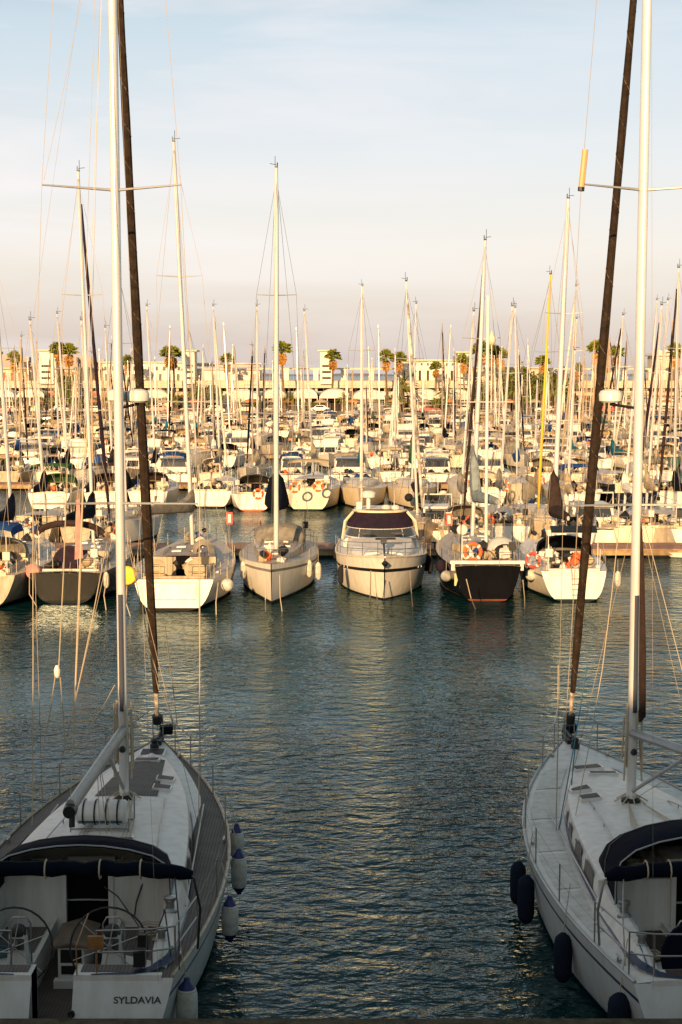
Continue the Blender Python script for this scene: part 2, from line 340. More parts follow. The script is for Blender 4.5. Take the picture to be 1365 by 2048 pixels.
def mast_rig(parent, y, zb, zt, r=.085, mastm=None, spr=((.36, 1.35), (.67, 1.05)), sweep=.35, L=12, B=3.8, genoa=None, bowz=1.6, sternz=1.3,
             wire=.007, chain=None, n=8, lean=0.0, gr=.09, back=True, leanx=0.0, gtop=.93, wmat=None, tri=True):
    mastm = mastm or ALU; wmat = wmat or WIRE
    H = zt - zb
    def P(f, dx=0, dy=0): return Vector((dx + leanx * f, y - lean * f + dy, zb + H * f))
    mb = MB(); mb.tube([P(0), P(.5), P(.9), P(1)], [r, r, r * .9, r * .62], n, sx=1.0, sy=1.45)
    mo = mb.build('mast', mastm, parent)
    if tri:
        tb = MB(); tb.tube([P(1, .05), P(1, .05) + Vector((0, 0, .5))], .012, 4); tb.tube([P(1, -.05), P(1, -.05) + Vector((0, 0, .22))], .025, 5)
        tb.tube([P(1) + Vector((0, 0, .12)), P(1) + Vector((.28, .1, .16))], .012, 4); tb.box(P(1) + Vector((0, 0, .02)), (.12, .26, .06)); tb.build('masthead_fitting', BLK, mo)
    sb = MB(); tips = []
    for f, hw in spr:
        for sg in (-1, 1):
            a = P(f); b = P(f, sg * hw, -sweep * hw) + Vector((0, 0, .04)); MB().tube([a, b], [.028, .016], 5).build('spreader', ALUD, parent); tips.append((f, sg, b))
    rb = MB(); cx = chain or B * .42; cz = zb - .45
    for sg in (-1, 1):
        base = Vector((sg * cx, y - .3, cz)); path = [base] + [b for f, s2, b in tips if s2 == sg] + [P(.97)]
        for i in range(len(path) - 1): rb.tube([path[i], path[i + 1]], wire, 3, cap=False)
        for f, hw in spr: rb.tube([base + Vector((-sg * .06, .05, 0)), P(f)], wire, 3, cap=False); break
        if back: rb.tube([P(.99), Vector((sg * B * .36, .25, sternz))], wire * (.5 if wire < .006 else 1), 3, cap=False)
    bow = Vector((0, L - .3, bowz + .15))
    rb.tube([P(.985), bow], wire, 3, cap=False)
    rb.build('rigging', wmat, parent)
    if genoa:
        g = MB(); a = bow; b = P(.985); pts = []; rs = []
        for i in range(13):
            f = i / 12; q = .055 + (gtop - .055) * f
            pts.append(a.lerp(b, q) + Vector((0, 0, -.10 * sin(pi * q)))); rs.append(gr * (.85 + .4 * min(f * 3, 1 - f * .9)) * (1 + .08 * sin(i * 2.3)) * (1 - .25 * f) if f > 0 else gr * .62)
        g.tube(pts, rs, 8)
        gm = genoa if isinstance(genoa, list) else [genoa]
        go = g.build('furled_sail', gm, parent)
        d = MB(); dv = (b - a).normalized()
        if wire < .006:
            up_ = dv.cross(Vector((1, 0, 0))).normalized(); sd_ = dv.cross(up_); hx = []
            for i in range(150):
                f = i / 149 * 12; k_ = int(min(11, f)); fr_ = f - k_; c_ = pts[k_].lerp(pts[k_ + 1], fr_); r_ = rs[k_] + (rs[k_ + 1] - rs[k_]) * fr_ + .001; an = i * .95; hx.append(c_ + (sd_ * cos(an) + up_ * sin(an)) * r_)
            MB().tube(hx, .006, 3, cap=False).build('wrap_seam', mat('seam_thread', (.16, .12, .09), .8), go)
        if wire < .006: MB().tube([a + dv * .4, a + dv * 1.05], [.04, .055], 8).build('striped_tack', mat('striped_tack', (.60, .52, .42), .8, col2=(.03, .02, .02), nscale=7), go)
        else: MB().tube([a + dv * .4, a + dv * 1.0], .03, 5).build('foil', BLK, go)
        d.tube([a + dv * .25, a + dv * .45], .11, 8); d.build('furler_drum', BLK, parent)
    return P

def boom(parent, y, z, ln, rz=0, r=.09, m=None, cover=None, droop=.0, collar=1.2, leanup=.06, cwk=1.0):
    a = Vector((0, y - .12, z)); d = Vector((sin(rz), -cos(rz), 0))
    def Q(t): return a + d * ln * t + Vector((0, 0, leanup * ln * t - droop * t))
    MB().tube([Q(0), Q(1)], r, 8, sx=.75, sy=1.3).build('boom', m or ALUD, parent)
    if cover:
        mb = MB(); rings = []; side = Vector((cos(rz), sin(rz), 0)); rr = random.Random(int(y * 100 + ln * 10))
        for t, hh, ww in ((-.02, collar, .12), (.03, collar * .92, .17), (.08, .72 * collar, .2), (.16, .52, .22), (.3, .44, .22), (.45, .40, .20), (.6, .36, .19), (.75, .30, .16), (.88, .25, .14), (.97, .17, .10)):
            c = Q(t); k = 1 + .16 * rr.uniform(-1, 1)
            rings.append([c + side * ww * (cwk if t < .2 else 1 + (cwk - 1) * .3) * cos(q) * k + Vector((0, 0, -.13 + (hh * .5 + .05) * (1 + sin(q)))) for q in [2 * pi * j / 8 for j in range(8)]])
        mb.loft(rings, 0, True, (True, True)); mb.build('sail_cover', cover, parent)

def sprayhood(parent, y0, y1, w, z0, h, m, win=True, name='sprayhood', th=.02):
    """canvas arch open aft at y0, sloping to the roof at y1"""
    mb = MB(); rings = []; n = 12
    for t, k in ((0, .97), (.12, 1.0), (.45, .96), (.62, .84)):
        y = y0 + (y1 - y0) * t; rings.append([(w * (1 - .08 * t) * cos(a) * (1 + .12 * sin(2 * a) ** 2), y, z0 + h * k * max(0, sin(a)) ** .62) for a in [pi * j / n for j in range(n + 1)]])
    mb.loft(rings)
    inn = [[(p[0] * .985, p[1], p[2] - .025) for p in r] for r in rings]; mb.loft([r[::-1] for r in inn]); mb.loft([rings[0][::-1], inn[0][::-1]])
    o = mb.build(name, m, parent)
    if parent.name.startswith('sailing_yacht'):
        MB().tube([(p[0] * 1.004, p[1] - .01, p[2] + .008) for p in rings[0]], .013, 5).build('hood_hoop', ALUD, o)
        MB().tube([(p[0] * 1.006, p[1], p[2] + .006) for p in rings[2]], .007, 4).build('hood_seam', GRYC, o)
    wb = MB(); last = rings[-1]; fr = [(p[0] * .95, y1 + .15 * (1 - (p[0] / w) ** 2), z0 + .02 + .04 * (1 if 0 < i < n else 0)) for i, p in enumerate(last)]
    if win:
        wb.loft([last, [tuple((Vector(a) * .5 + Vector(b) * .5) + Vector((0, 0, .03))) for a, b in zip(last, fr)], fr]); wb.build('hood_window', ACRYL, o)
    else: wb.loft([last, fr]); wb.build('hood_front', m, o)
    return o
def bimini(parent, y0, y1, w, z, zdeck, m, name='bimini', arch=.22, legs=True):
    mb = MB(); n = 10; rings = []
    for t in (0, .06, .5, .94, 1):
        y = y0 + (y1 - y0) * t; dz = -.10 if t in (0, 1) else (.04 if t == .5 else 0)
        rings.append([(w * cos(pi * j / n), y, z + dz - arch + arch * sin(pi * j / n) ** .7 - (.18 if j in (0, n) else 0)) for j in range(n + 1)])
    mb.loft(rings); mb.loft([[(p[0] * .985, p[1], p[2] - .03) for p in r][::-1] for r in rings])
    o = mb.build(name, m, parent)
    if legs:
        lb = MB()
        for sg in (-1, 1):
            for y in (y0 + .05, (y0 + y1) / 2, y1 - .05): lb.tube([(sg * w, y, z - arch - .15), (sg * w * .97, (y0 + y1) / 2 - .1 + (y - (y0 + y1) / 2) * .2, zdeck)], .014, 4, cap=False)
        lb.build('bimini_frame', STEEL, o)
    return o
def rails(parent, h, ya, yb, n, hgt=.62, r=.013, wr=.005, pul=True, push=True, m=None, gap=None, each=False):
    sb = MB(); wb = MB(); m = m or STEEL; L = h.L
    for sg in (-1, 1):
        prev = None; wb = MB()
        for i in range(n + 1):
            y = ya + (yb - ya) * i / n; p = Vector(h.edge(y, sg))
            if each: MB().tube([p, p + Vector((0, 0, hgt))], r, 5).build('stanchion', m, parent)
            else: sb.tube([p, p + Vector((0, 0, hgt))], r, 5)
            if prev is not None:
                for k in (.52, .97): wb.tube([prev + Vector((0, 0, hgt * k)), p + Vector((0, 0, hgt * k))], wr, 3, cap=False)
            prev = p
        wb.build('guard_wires', WIRE if m is STEEL else m, parent)
    if not each: sb.build('stanchions', m, parent)
    if pul:
        pb = MB(); up = Vector((0, 0, hgt)); e = lambda y, s: Vector(h.edge(y, s))
        top = [e(yb, -1) + up, e((yb + L) / 2, -1) + up, e(L - .25, -1) + up * 1.05 + Vector((-.12, .25, 0)), Vector((0, L + .05, h.zb + .02)) + up * 1.05, e(L - .25, 1) + up * 1.05 + Vector((.12, .25, 0)), e((yb + L) / 2, 1) + up, e(yb, 1) + up]
        pb.tube(top, r, 5, cap=False)
        for s in (-1, 1):
            for y in ((yb + L) / 2, L - .3): pb.tube([e(y, s), e(y, s) + up], r, 5)
        pb.build('pulpit', m, parent)
    if push:
        pb = MB(); up = Vector((0, 0, hgt)); e = lambda y, s: Vector(h.edge(y, s)); b = h.hb(.01)
        for s in (-1, 1):
            if s == 1: pb.build('pushpit', m, parent); pb = MB()
            for k in (.5, 1):
                pb.tube([e(ya, s) + up * k, e(.35, s) + up * k, Vector((s * b * .8, .18 + h.rake * h.zs, h.zs)) + up * k, Vector((s * b * .35, .12 + h.rake * h.zs, h.zs)) + up * k], r, 5)
            for q in (e(.35, s), Vector((s * b * .35, .12 + h.rake * h.zs, h.zs)), Vector((s * b * .8, .18 + h.rake * h.zs, h.zs))): pb.tube([q, q + up], r, 5)
        pb.build('pushpit', m, parent)
def wheel(parent, c, r, rot=0, cover=None, spokes=6, rt=.016):
    mb = MB(); c = Vector(c); tl = radians(12)
    def P(a, k=1): return c + Vector((cos(a) * r * k, -sin(a) * r * k * sin(tl) * -1, sin(a) * r * k * cos(tl)))
    if cover:
        pr = MB(); n = 20; pts = [P(2 * pi * j / n, 1.03) for j in range(n)]
        pr.add([p + Vector((0, -.03, 0)) for p in pts] + [p + Vector((0, .03, 0)) for p in pts], [tuple(range(n)), tuple(range(2 * n - 1, n - 1, -1))] + [(j, (j + 1) % n, n + (j + 1) % n, n + j) for j in range(n)])
        return pr.build('wheel_cover', cover, parent)
    mb.tube([P(2 * pi * j / 28) for j in range(28)], rt, 6, closed=True)
    o = mb.build('steering_wheel', BLK, parent)
    s = MB()
    for j in range(spokes): a = 2 * pi * j / spokes + .35; s.tube([c, P(a)], .008, 4)
    s.tube([c + Vector((0, -.03, 0)), c + Vector((0, .25, 0))], .035, 8); s.build('spokes', STEEL, o)
    return o
def winch(mb, c, k=1.0): mb.lathe(c, [(.085 * k, 0), (.085 * k, .03 * k), (.055 * k, .06 * k), (.052 * k, .13 * k), (.075 * k, .16 * k), (.075 * k, .19 * k), (.03 * k, .20 * k)], 10)
def hatch(parent, top, x, y, w, l, n=0, mat_=None, frame=None, lift=.06):
    f = MB(); zc = [top(y + dy, x + dx) for dx, dy in ((-w / 2, -l / 2), (w / 2, -l / 2), (w / 2, l / 2), (-w / 2, l / 2))]
    P = [(x - w / 2, y - l / 2, zc[0] + lift), (x + w / 2, y - l / 2, zc[1] + lift), (x + w / 2, y + l / 2, zc[2] + lift), (x - w / 2, y + l / 2, zc[3] + lift)]
    f.slab(P, lift + .04); fo = f.build('hatch', frame or ALU, parent)
    k = .87; g = MB(); cx, cy = x, y; Q = [(cx + (p[0] - cx) * k, cy + (p[1] - cy) * k, p[2] + .006) for p in P]; g.slab(Q, .004); g.build('pane', mat_ or GLS, fo)
    return fo
def fender(x, y, ztop, ln, r, m, capm, label, rope_top=None, name='fender', group=None, ropem=None, n=14):
    t = thing(name, label, 'fender', (x, y, ztop - ln), 0, group)
    mb = MB(); mb.lathe((0, 0, 0), [(.03, .0), (r * .55, .03), (r * .9, .10), (r, .18), (r * 1.02, ln / 2), (r, ln - .18), (r * .9, ln - .10), (r * .55, ln - .04), (.03, ln)], n)
    mb.build('fender_body', m, t)
    if capm:
        c = MB(); c.lathe((0, 0, 0), [(r * .5, ln - .065), (r * .93, ln - .115), (r * .60, ln - .03), (.05, ln + .02), (.04, ln + .07), (.01, ln + .08)], n); c.lathe((0, 0, 0), [(.01, -.06), (.04, -.05), (.05, -.02), (r * .58, .02), (r * .92, .095), (r * .5, .07)], n)
        c.build('end_caps', capm, t)
    if rope_top:
        q = MB(); q.tube([(0, 0, ln), Vector(rope_top) - Vector((x, y, ztop - ln))], .008, 4); q.build('lanyard', ropem or ROPE, t)
    return t
def ring_buoy(loc, r=.36, rz=0, tilt=0, label='', group=None, parent=None, m=None):
    mb = MB(); pts = [(r * cos(2 * pi * j / 20), 0, r * sin(2 * pi * j / 20)) for j in range(20)]
    mb.tube(pts, r * .24, 8, closed=True); t = thing('life_ring', label, 'life ring', loc, rz, group); t.rotation_euler = (tilt, 0, rz)
    mb.build('ring', m or ORG, t); b = MB()
    for j in range(4):
        a = pi / 4 + pi / 2 * j; b.tube([(r * cos(a - .14), 0, r * sin(a - .14)), (r * cos(a + .14), 0, r * sin(a + .14))], r * .275, 8)
    b.build('bands', WHC, t); return t
# ------------------------------------------------------------ the two near yachts
def near_yacht(X, Y, rz, L, B, label, teakd, name_txt, opt):
    t = thing('sailing_yacht', label, 'sailboat', (X, Y, 0), rz, 'two near yachts moored stern to the quay')
    h = Hull(L, B, 1.24, 1.55, .80, .5, .25, passage=.30, zp=.5, wls=.66)
    ho = h.hull([gel('topside_near', (.56, .56, .54), .18), STR, STR, ANTK], t, 28, (.80, .845))
    outer, inner = (TEAKG, DECKW) if teakd else (DECKW, DECKW)
    h.deck([outer, inner], t, (0.01, 3.6), 1.35, 30, rail=ALUD if not teakd else DGREY, railr=.03)
    wf = lambda u: (1.62 - .42 * u - .95 * u ** 2.6) if opt['wing'] else (1.60 - .35 * u - .9 * u ** 2.6)
    hf = lambda u: .47 * (1 - u ** 2.2) + .035
    y0, y1 = 3.6, opt['roof_end']
    ro, top, side = coachroof(h, y0, y1, wf, hf, DECKW, t, 18)
    # cockpit moulding
    c = MB(); zd = 1.25; ft = MB(); fw = .28
    for sg in (-1, 1):
        c.loft([[(sg * 1.33, y, zd - .3), (sg * 1.34, y, zd + q), (sg * 1.42, y, zd + q + .05), (sg * 1.54, y, zd + q + .03), (sg * 1.66, y, zd - .02)] for y, q in ((.95, -.02), (1.25, .12), (1.9, .2), (2.8, .26), (3.62, .34))], 0)
        c.bx(min(sg * .55, sg * 1.36), max(sg * .55, sg * 1.36), 1.75, 3.6, .3, .92)                # cockpit seats
        c.bx(min(sg * .50, sg * .56), max(sg * .50, sg * .56), 1.78, 3.6, .4, .99)
        c.bx(min(sg * 1.36, sg * 1.45), max(sg * 1.36, sg * 1.45), .7, 3.6, .4, 1.24)
        c.bx(min(sg * .30, sg * 1.36), max(sg * .30, sg * 1.36), .62, 1.02, .3, 1.27)               # helm seats and quarters
        c.bx(min(sg * .30, sg * 1.55), max(sg * .30, sg * 1.55), .60, .70, .3, 1.285)
        c.loft([[(sg * .30 , .62, .3), (sg * .30, .62, 1.29)], [(sg * .30, 1.0, .3), (sg * .30, 1.0, 1.29)]])
    c.bx(-1.6, -.34, 3.6, 3.66, .4, 1.70); c.bx(.34, 1.6, 3.6, 3.66, .4, 1.70); c.bx(-.34, .34, 3.6, 3.66, .4, .80)
    c.bx(-.42, -.34, 3.56, 3.62, .8, 1.74); c.bx(.34, .42, 3.56, 3.62, .8, 1.74)
    co = c.build('cockpit_moulding', DECKW, t)
    fl = MB(); fl.bx(-1.36, 1.36, .3, 3.6, .44, .5); fl.build('cockpit_sole', TEAKB if not teakd else teak('sole_teak', (.07, .052, .042), (.10, .08, .065)), t)
    for sg in (-1, 1):
        tk = TEAKG if teakd else TEAKB
        p = MB(); p.slab([(sg * 1.28, 2.0, .93), (sg * .62, 2.35, .93), (sg * .62, 3.4, .93), (sg * 1.28, 3.4, .93)][::(1 if sg < 0 else -1)], .01); p.build('seat_slats', tk, co)
        p = MB(); p.bx(min(sg * .38, sg * 1.25), max(sg * .38, sg * 1.25), .72, .98, 1.272, 1.285); p.build('seat_slats', tk, co)
    # companionway
    d = MB(); d.bx(-.34, .34, 3.68, 3.72, .8, 1.78); d.build('companionway', DARKIN, t); d = MB(); d.bx(-.36, .36, 3.50, 3.60, .74, .82); d.bx(-.40, .40, 3.36, 3.5, .50, .62); d.build('companionway_step', WOODM, co)
    s = MB(); s.loft([[(-.40, y, top(y, .4) + .0), (-.38, y, top(y) + .07), (.38, y, top(y) + .07), (.40, y, top(y, .4) + .0)] for y in (4.0, 5.0)], 0, False, (True, True)); s.build('sliding_hatch', ACRYL if teakd else DECKW, ro)
    for x in (-.5, .5): q = MB(); q.tube([(x, 3.7, top(3.7, .5) + .05), (x, 5.3, top(5.3, .5) + .03)], .02, 5); q.build('hatch_rail', ALU, ro)
    # coachroof side windows and blue stripe along the coaming
    for sg in (-1, 1):
        for a, b in ((4.1, 5.0), (5.25, 6.1), (6.6, 7.2), (7.5, 8.0)):
            if opt['wing'] and b > 7: continue
            wd = MB(); ks = (.22, .80) if a < 6 else (.3, .74); n = 4
            lo = [side(a + (b - a) * i / n, sg, ks[0]) for i in range(n + 1)]; hi = [side(a + .12 + (b - a - .2) * i / n, sg, ks[1]) + Vector((sg * .012, 0, 0)) for i in range(n + 1)]
            wd.loft([lo, hi] if sg < 0 else [hi, lo]); wd.build('side_window', BRWIN, ro)
        st = MB(); n = 14
        lo = [side(3.7 + 4.6 * i / n, sg, .06) + Vector((sg * .015, 0, 0)) for i in range(n + 1)]; hi = [side(3.7 + 4.6 * i / n, sg, .2) + Vector((sg * .02, 0, 0)) for i in range(n + 1)]
        st.loft([lo, hi] if sg < 0 else [hi, lo])
        st.loft([[(sg * 1.60, 1.2 + i * .24, 1.30 + .004), (sg * 1.665, 1.2 + i * .24, 1.26 + .004)] for i in range(11)])
        st.build('blue_stripe', STR, ro)
        hr = MB(); pts = [Vector((sg * 1.0 * (1 - .25 * k / 6), 4.6 + .55 * k, top(4.6 + .55 * k, 1.0 * (1 - .25 * k / 6)) + (.07 if k not in (0, 6) else .01))) for k in range(7)]
        hr.tube(pts, .013, 5); [hr.tube([p, p - Vector((0, 0, .07))], .012, 4) for p in pts[1:-1:2]]; hr.build('grab_rail', STEEL, ro)
        gt = MB()
        for q in (0, 1, 2): gt.tube([(sg * (.32 + .07 * q), 5.1, top(5.1, .4) + .02), (sg * (.30 + .05 * q), 6.2, top(6.2, .3) + .02), (sg * .12, 7.5, top(7.5, .1) + .05)], .008, 4, cap=False)
        gt.build('halyards', ROPE, ro)
        cl = MB(); cl.box((sg * .40, 5.0, top(5.0, .4) + .04), (.26, .14, .07)); cl.build('rope_clutch', BLK, ro); cl = MB(); winch(cl, (sg * .78, 4.35, top(4.35, .78)), 1.0); cl.build('halyard_winch', BLK if not teakd else STEEL, ro)
    for sg in (-1, 1):
        for x_, y_, z_, k_ in ((1.46, 2.5, 1.50, 1.3), (1.44, 1.55, 1.40, 1.1)): ww = MB(); winch(ww, (sg * x_, y_, z_), k_); ww.build('sheet_winch', STEEL, t)
        ww = MB(); ww.loft([[(sg * .55, .64, 1.289), (sg * .55, .60, 1.289)], [(sg * 1.1, .70, 1.295), (sg * 1.1, .61, 1.295)], [(sg * 1.35, .86, 1.31), (sg * 1.40, .70, 1.30)], [(sg * 1.55, 1.15, 1.36), (sg * 1.62, 1.0, 1.30)], [(sg * 1.60, 1.5, 1.37), (sg * 1.68, 1.5, 1.30)]]); ww.build('blue_stripe', STR, co)
    # wheels and pedestals
    for sg in (-1, 1):
        pd = MB(); pd.loft([[(sg * .70 + a * wx, 1.62 + b * wy, z) for a, b in ((-1, -1), (1, -1), (1, 1), (-1, 1))] for z, wx, wy in ((.5, .21, .17), (.9, .17, .14), (1.25, .13, .12), (1.52, .11, .10))], 0, True, (False, True), False)
        po = pd.build('steering_pedestal', DECKW, t)
        k = MB(); k.lathe((sg * .70, 1.60, 1.50), [(.13, 0), (.13, .05), (.10, .12), (.04, .15)], 12); k.build('compass', BLK, po)
        k = MB(); k.tube([(sg * .70 - .16, 1.78, .92), (sg * .70 - .16, 1.76, 1.6), (sg * .70 - .1, 1.76, 1.70), (sg * .70 + .1, 1.76, 1.70), (sg * .70 + .16, 1.76, 1.6), (sg * .70 + .16, 1.78, .92)], .015, 6, cap=False); k.build('pedestal_guard', STEEL, po)
        if opt['wheelcover']:
            wo = wheel(t, (sg * .70, 1.32, 1.30), .50, cover=NAVY)
            if sg < 0: text_obj('N', .22, 'lettering', WHC, wo, (sg * .70 + .03, 1.32 - .05, 1.28), (radians(78), 0, 0))
        else: wheel(t, (sg * .70, 1.30, 1.42), .57)
    # table
    tb = MB(); tb.slab([(-.30, 1.98, 1.14), (0, 2.0, 1.21), (0, 3.05, 1.21), (-.30, 3.0, 1.14)], .035); tb.slab([(0.006, 2.0, 1.21), (.30, 1.98, 1.14), (.30, 3.0, 1.14), (0.006, 3.05, 1.21)], .035)
    to = thing('cockpit_table', None, None); bpy.data.objects.remove(to)
    if teakd:
        tbo = tb.build('cockpit_table', TEAKW, t); q = MB(); q.bx(-.2, .2, 2.06, 2.9, .5, 1.10); q.bx(-.26, .26, 1.98, 2.12, .5, .62); q.build('table_base', DECKW, tbo)
        q = MB(); q.bx(-.16, .16, 2.045, 2.07, .88, 1.08); q.bx(-.15, .15, 2.045, 2.07, .70, .83); q.build('table_locker', BLK, tbo)
    # liferaft
    if opt['raft']:
        lf = MB(); zr = top(5.9) + .03; lf.loft([[(x, 5.9 + .27 * cos(a) * k, zr + .23 + .21 * sin(a) * k) for a in [2 * pi * j / 14 for j in range(14)]] for x, k in ((-.56, .82), (-.52, 1), (-.1, 1), (.28, 1), (.32, .82))], 0, True, (True, True))
        lo = lf.build('liferaft_canister', DECKW, t); q = MB()
        for x in (-.42, -.22, -.02, .18): q.loft([[(x + dx, 5.9 + .285 * cos(a), zr + .23 + .225 * sin(a)) for a in [2 * pi * j / 14 for j in range(14)]] for dx in (-.015, .015)], 0, True)
        q.build('straps', BLK, lo); q = MB(); q.loft([[(x, 5.9 + .277 * cos(a), zr + .23 + .217 * sin(a)) for a in (-2.7, -2.45)] for x in (-.5, .26)]); q.build('blue_band', mat('raft_blue', (.02, .13, .22), .6), lo)
        q = MB(); q.tube([(-.62, 5.62, zr), (.4, 5.62, zr)], .02, 5); q.tube([(-.62, 6.2, zr), (.4, 6.2, zr)], .02, 5); [q.tube([(x, 5.55, zr - .03), (x, 5.55, zr + .2), (x, 6.25, zr + .48), (x, 6.25, zr)], .014, 5) for x in (-.62, .40)]; q.build('cradle', STEEL, lo)
    # hatches
    for x, y, w, l in opt['hatches']: hatch(ro, top if y < y1 else (lambda yy, xx: h.dz(yy, xx)), x, y, w, l, mat_=mat('hatch_acrylic', (.055, .045, .045), .5, spec=.2, noise=.4, nscale=5))
    if opt['wing']:
        tp = MB(); rows = []
        for i in range(11):
            y = 8.0 + 3.3 * i / 10; w = .60 - .24 * i / 10; rows.append([(x * w, y, top(y, x * w) + .012) for x in (-1, -.5, 0, .5, 1)])
        tp.loft(rows); tp.build('teak_foredeck_panel', TEAKG, ro)
    # bow fittings
    b = MB(); b.box((0, L - .35, 1.62), (.22, .6, .10)); b.lathe((.0, L - .95, h.dz(L - .95)), [(.1, 0), (.1, .1), (.06, .14), (.09, .2), (.03, .24)], 10); b.tube([(.0, L - .5, 1.68), (.02, L + .15, 1.72), (.03, L + .35, 1.45)], .035, 6); b.box((.12, L + .22, 1.72), (.30, .1, .22), .3, 0, .4); b.build('anchor_gear', BLK, t)
    cb = MB()
    for sg in (-1, 1):
        for y in (1.0, L * .5, L - 1.4): p = Vector(h.edge(y, sg, .12)); cb.tube([p + Vector((0, -.12, .07)), p + Vector((0, .12, .07))], .018, 5); cb.tube([p, p + Vector((0, 0, .07))], .03, 5)
    cb.build('cleats', STEEL, t)
    rails(t, h, 1.9, L - 2.0, 5, .64, .014, .004, each=True)
    # mast, rigging, boom
    my = 7.75; zb = top(my) - .02
    gs = mat('genoa_cover_brown', (.040, .028, .020), .8, noise=.45, nscale=5, bump=.6, bscale=9)
    P = mast_rig(t, my, zb, 20.2, .088, ALU, ((.305, 1.50), (.615, 1.24), (.86, .9)), .38, L, B, gs, 1.62, 1.3, .0055, 1.48, 14, 0.12, gr=.096, back=True)
    mb = MB(); bb = Vector((0, my - .12, 3.10))
    bz = opt['boom']; dd = Vector((sin(bz), -cos(bz), 0)); e = bb + dd * 4.75 + Vector((0, 0, opt['droop']))
    mb.tube([bb, e], .105, 10, sx=.8, sy=1.25); bo = mb.build('boom', ALUD, t)
    q = MB(); q.lathe(e - Vector((0, .0, .05)), [(.10, -.12), (.115, 0), (.10, .12)], 10, 'Y'); q.tube([bb.lerp(e, .97) + Vector((0, 0, -.1)), bb.lerp(e, .97) + Vector((0, -.05, -.35))], .05, 6); q.build('boom_end_fitting', BLK, bo)
    q = MB(); q.tube([(0, my - .12, zb + .25), bb.lerp(e, .30) - Vector((0, 0, .1))], .035, 8); q.build('boom_vang', ALUD, bo)
    q = MB()
    for k in (-.02, .02, .05): q.tube([bb.lerp(e, .5) + Vector((k, 0, -.12)), (k * 3, 5.25, top(5.25) + .05)], .007, 4)
    q.tube([e, (0, my - .15, 20.0)], .006, 3, cap=False); q.tube([bb.lerp(e, .35) + Vector((.04, 0, -.1)), (.05, my - .1, zb + .1)], .008, 4)
    q.build('mainsheet', ROPE, bo)
    q = MB(); rr = random.Random(3)
    for k in range(9):
        x = rr.uniform(-.16, .16); q.tube([(x, my - .05 + rr.uniform(-.15, .12), zb + rr.uniform(1.3, 2.0)), (x * 1.2, my + rr.uniform(-.15, .1), zb + rr.uniform(.3, .9))], .018, 4)
    for k in range(8):
        a = k * .785; q.tube([(.10 * cos(a), my + .13 * sin(a), zb + .15), (.32 * cos(a), my + .3 * sin(a), zb + .02)], .012, 4)
    q.build('coiled_halyards', ROPE, t)
    q = MB(); q.lathe((0, my, zb), [(.19, 0), (.19, .06), (.12, .10)], 12); q.lathe((.0, my - .16, zb + 1.0), [(.04, -.05), (.07, 0), (.04, .05)], 8, 'Y'); q.build('mast_collar', BLK, t)
    q = MB(); q.tube([(0, my - .17, 3.5), (0, my - .16, 5.7)], .045, 6, sy=.5); q.build('mast_shade_strip', mat('mast_shade', (.02, .03, .06), .6), t)  # dark strip standing in for shade on the lower mast
    # radar dome and lights
    if opt['radar']:
        q = MB(); zr = 9.25; q.lathe((opt['radx'], my + .42, zr), [(.17, 0), (.21, .03), (.215, .16), (.18, .22), (.08, .25)], 16); ra = q.build('radar_dome', DECKW, t)
        q = MB(); q.tube([(0, my + .1, zr - .1), (opt['radx'], my + .42, zr - .03)], .03, 6); q.build('radar_bracket', BLK, ra)
        if opt.get('radx2'): q = MB(); q.lathe((opt['radx2'], my + .40, zr + .02), [(.12, 0), (.17, .02), (.18, .16), (.14, .20), (.07, .22)], 16); q.build('second_dome', DECKW, ra)
    # spray hood and rolled bimini
    sprayhood(t, opt['hood'][0], opt['hood'][1], opt['hood'][2], opt['hood'][3], opt['hood'][4], NAVY, win=teakd)
    q = MB(); zr, yr = opt['roll']; n = 24; pts = []; rs = []
    for i in range(n + 1):
        x = -1.9 + 3.8 * i / n; pts.append((x, yr + .03 * sin(i * 1.7), zr + .10 * (1 - (x / 1.9) ** 4) + .012 * sin(i * 2.1))); rs.append((.10 if 0 < i < n else .06) * (1 + .07 * sin(i * 1.3)))
    q.tube(pts, rs, 10, sx=1.1); rb = q.build('rolled_bimini', NAVY, t)
    q = MB()
    for sg in (-1, 1):
        q.tube([(sg * 1.70, yr, zr + .1), (sg * 1.93, yr, zr - .05), (sg * 2.02, yr - .02, zr - .5), (sg * 1.97, yr + .05, 1.28)], .02, 6); q.tube([(sg * 1.65, yr - .05, zr), (sg * 1.75, yr - .45, 1.9), (sg * 1.78, yr - .75, 1.28)], .012, 5)
    q.build('bimini_frame', STEEL if not teakd else BLK, rb)
    for x in (-1.3, -.95, -.25, .55, 1.15): q = MB(); q.tube([(x, yr + .14 * cos(a), zr + .09 + .14 * sin(a)) for a in [2 * pi * j / 10 for j in range(10)]], .012, 4, closed=True); q.build('tie_strap', ROPE, rb)
    if opt['sail_uv']:
        q = MB(); q.add([(.10, my - .16, 3.3), (.17, my - .30, 3.45), (.16, my - .28, 4.6), (.12, my - .18, 6.3), (.06, my - .14, 7.2), (.08, my - .14, 5.0)], [(0, 1, 2, 5), (5, 2, 3), (5, 3, 4)])
        q.add([(.07, my - .19, 3.3), (.14, my - .33, 3.45), (.13, my - .31, 4.6), (.09, my - .21, 6.3), (.03, my - .17, 7.2), (.05, my - .17, 5.0)], [(5, 2, 1, 0), (3, 2, 5), (4, 3, 5)])
        q.build('mainsail_leech', BRCAN, t)
    if name_txt: text_obj(name_txt, .13, 'name_lettering', BLK, ho, (1.22, h.rake * .93 - .006, .93), (radians(90 - 26.5), 0, 0), .002, 1.15)
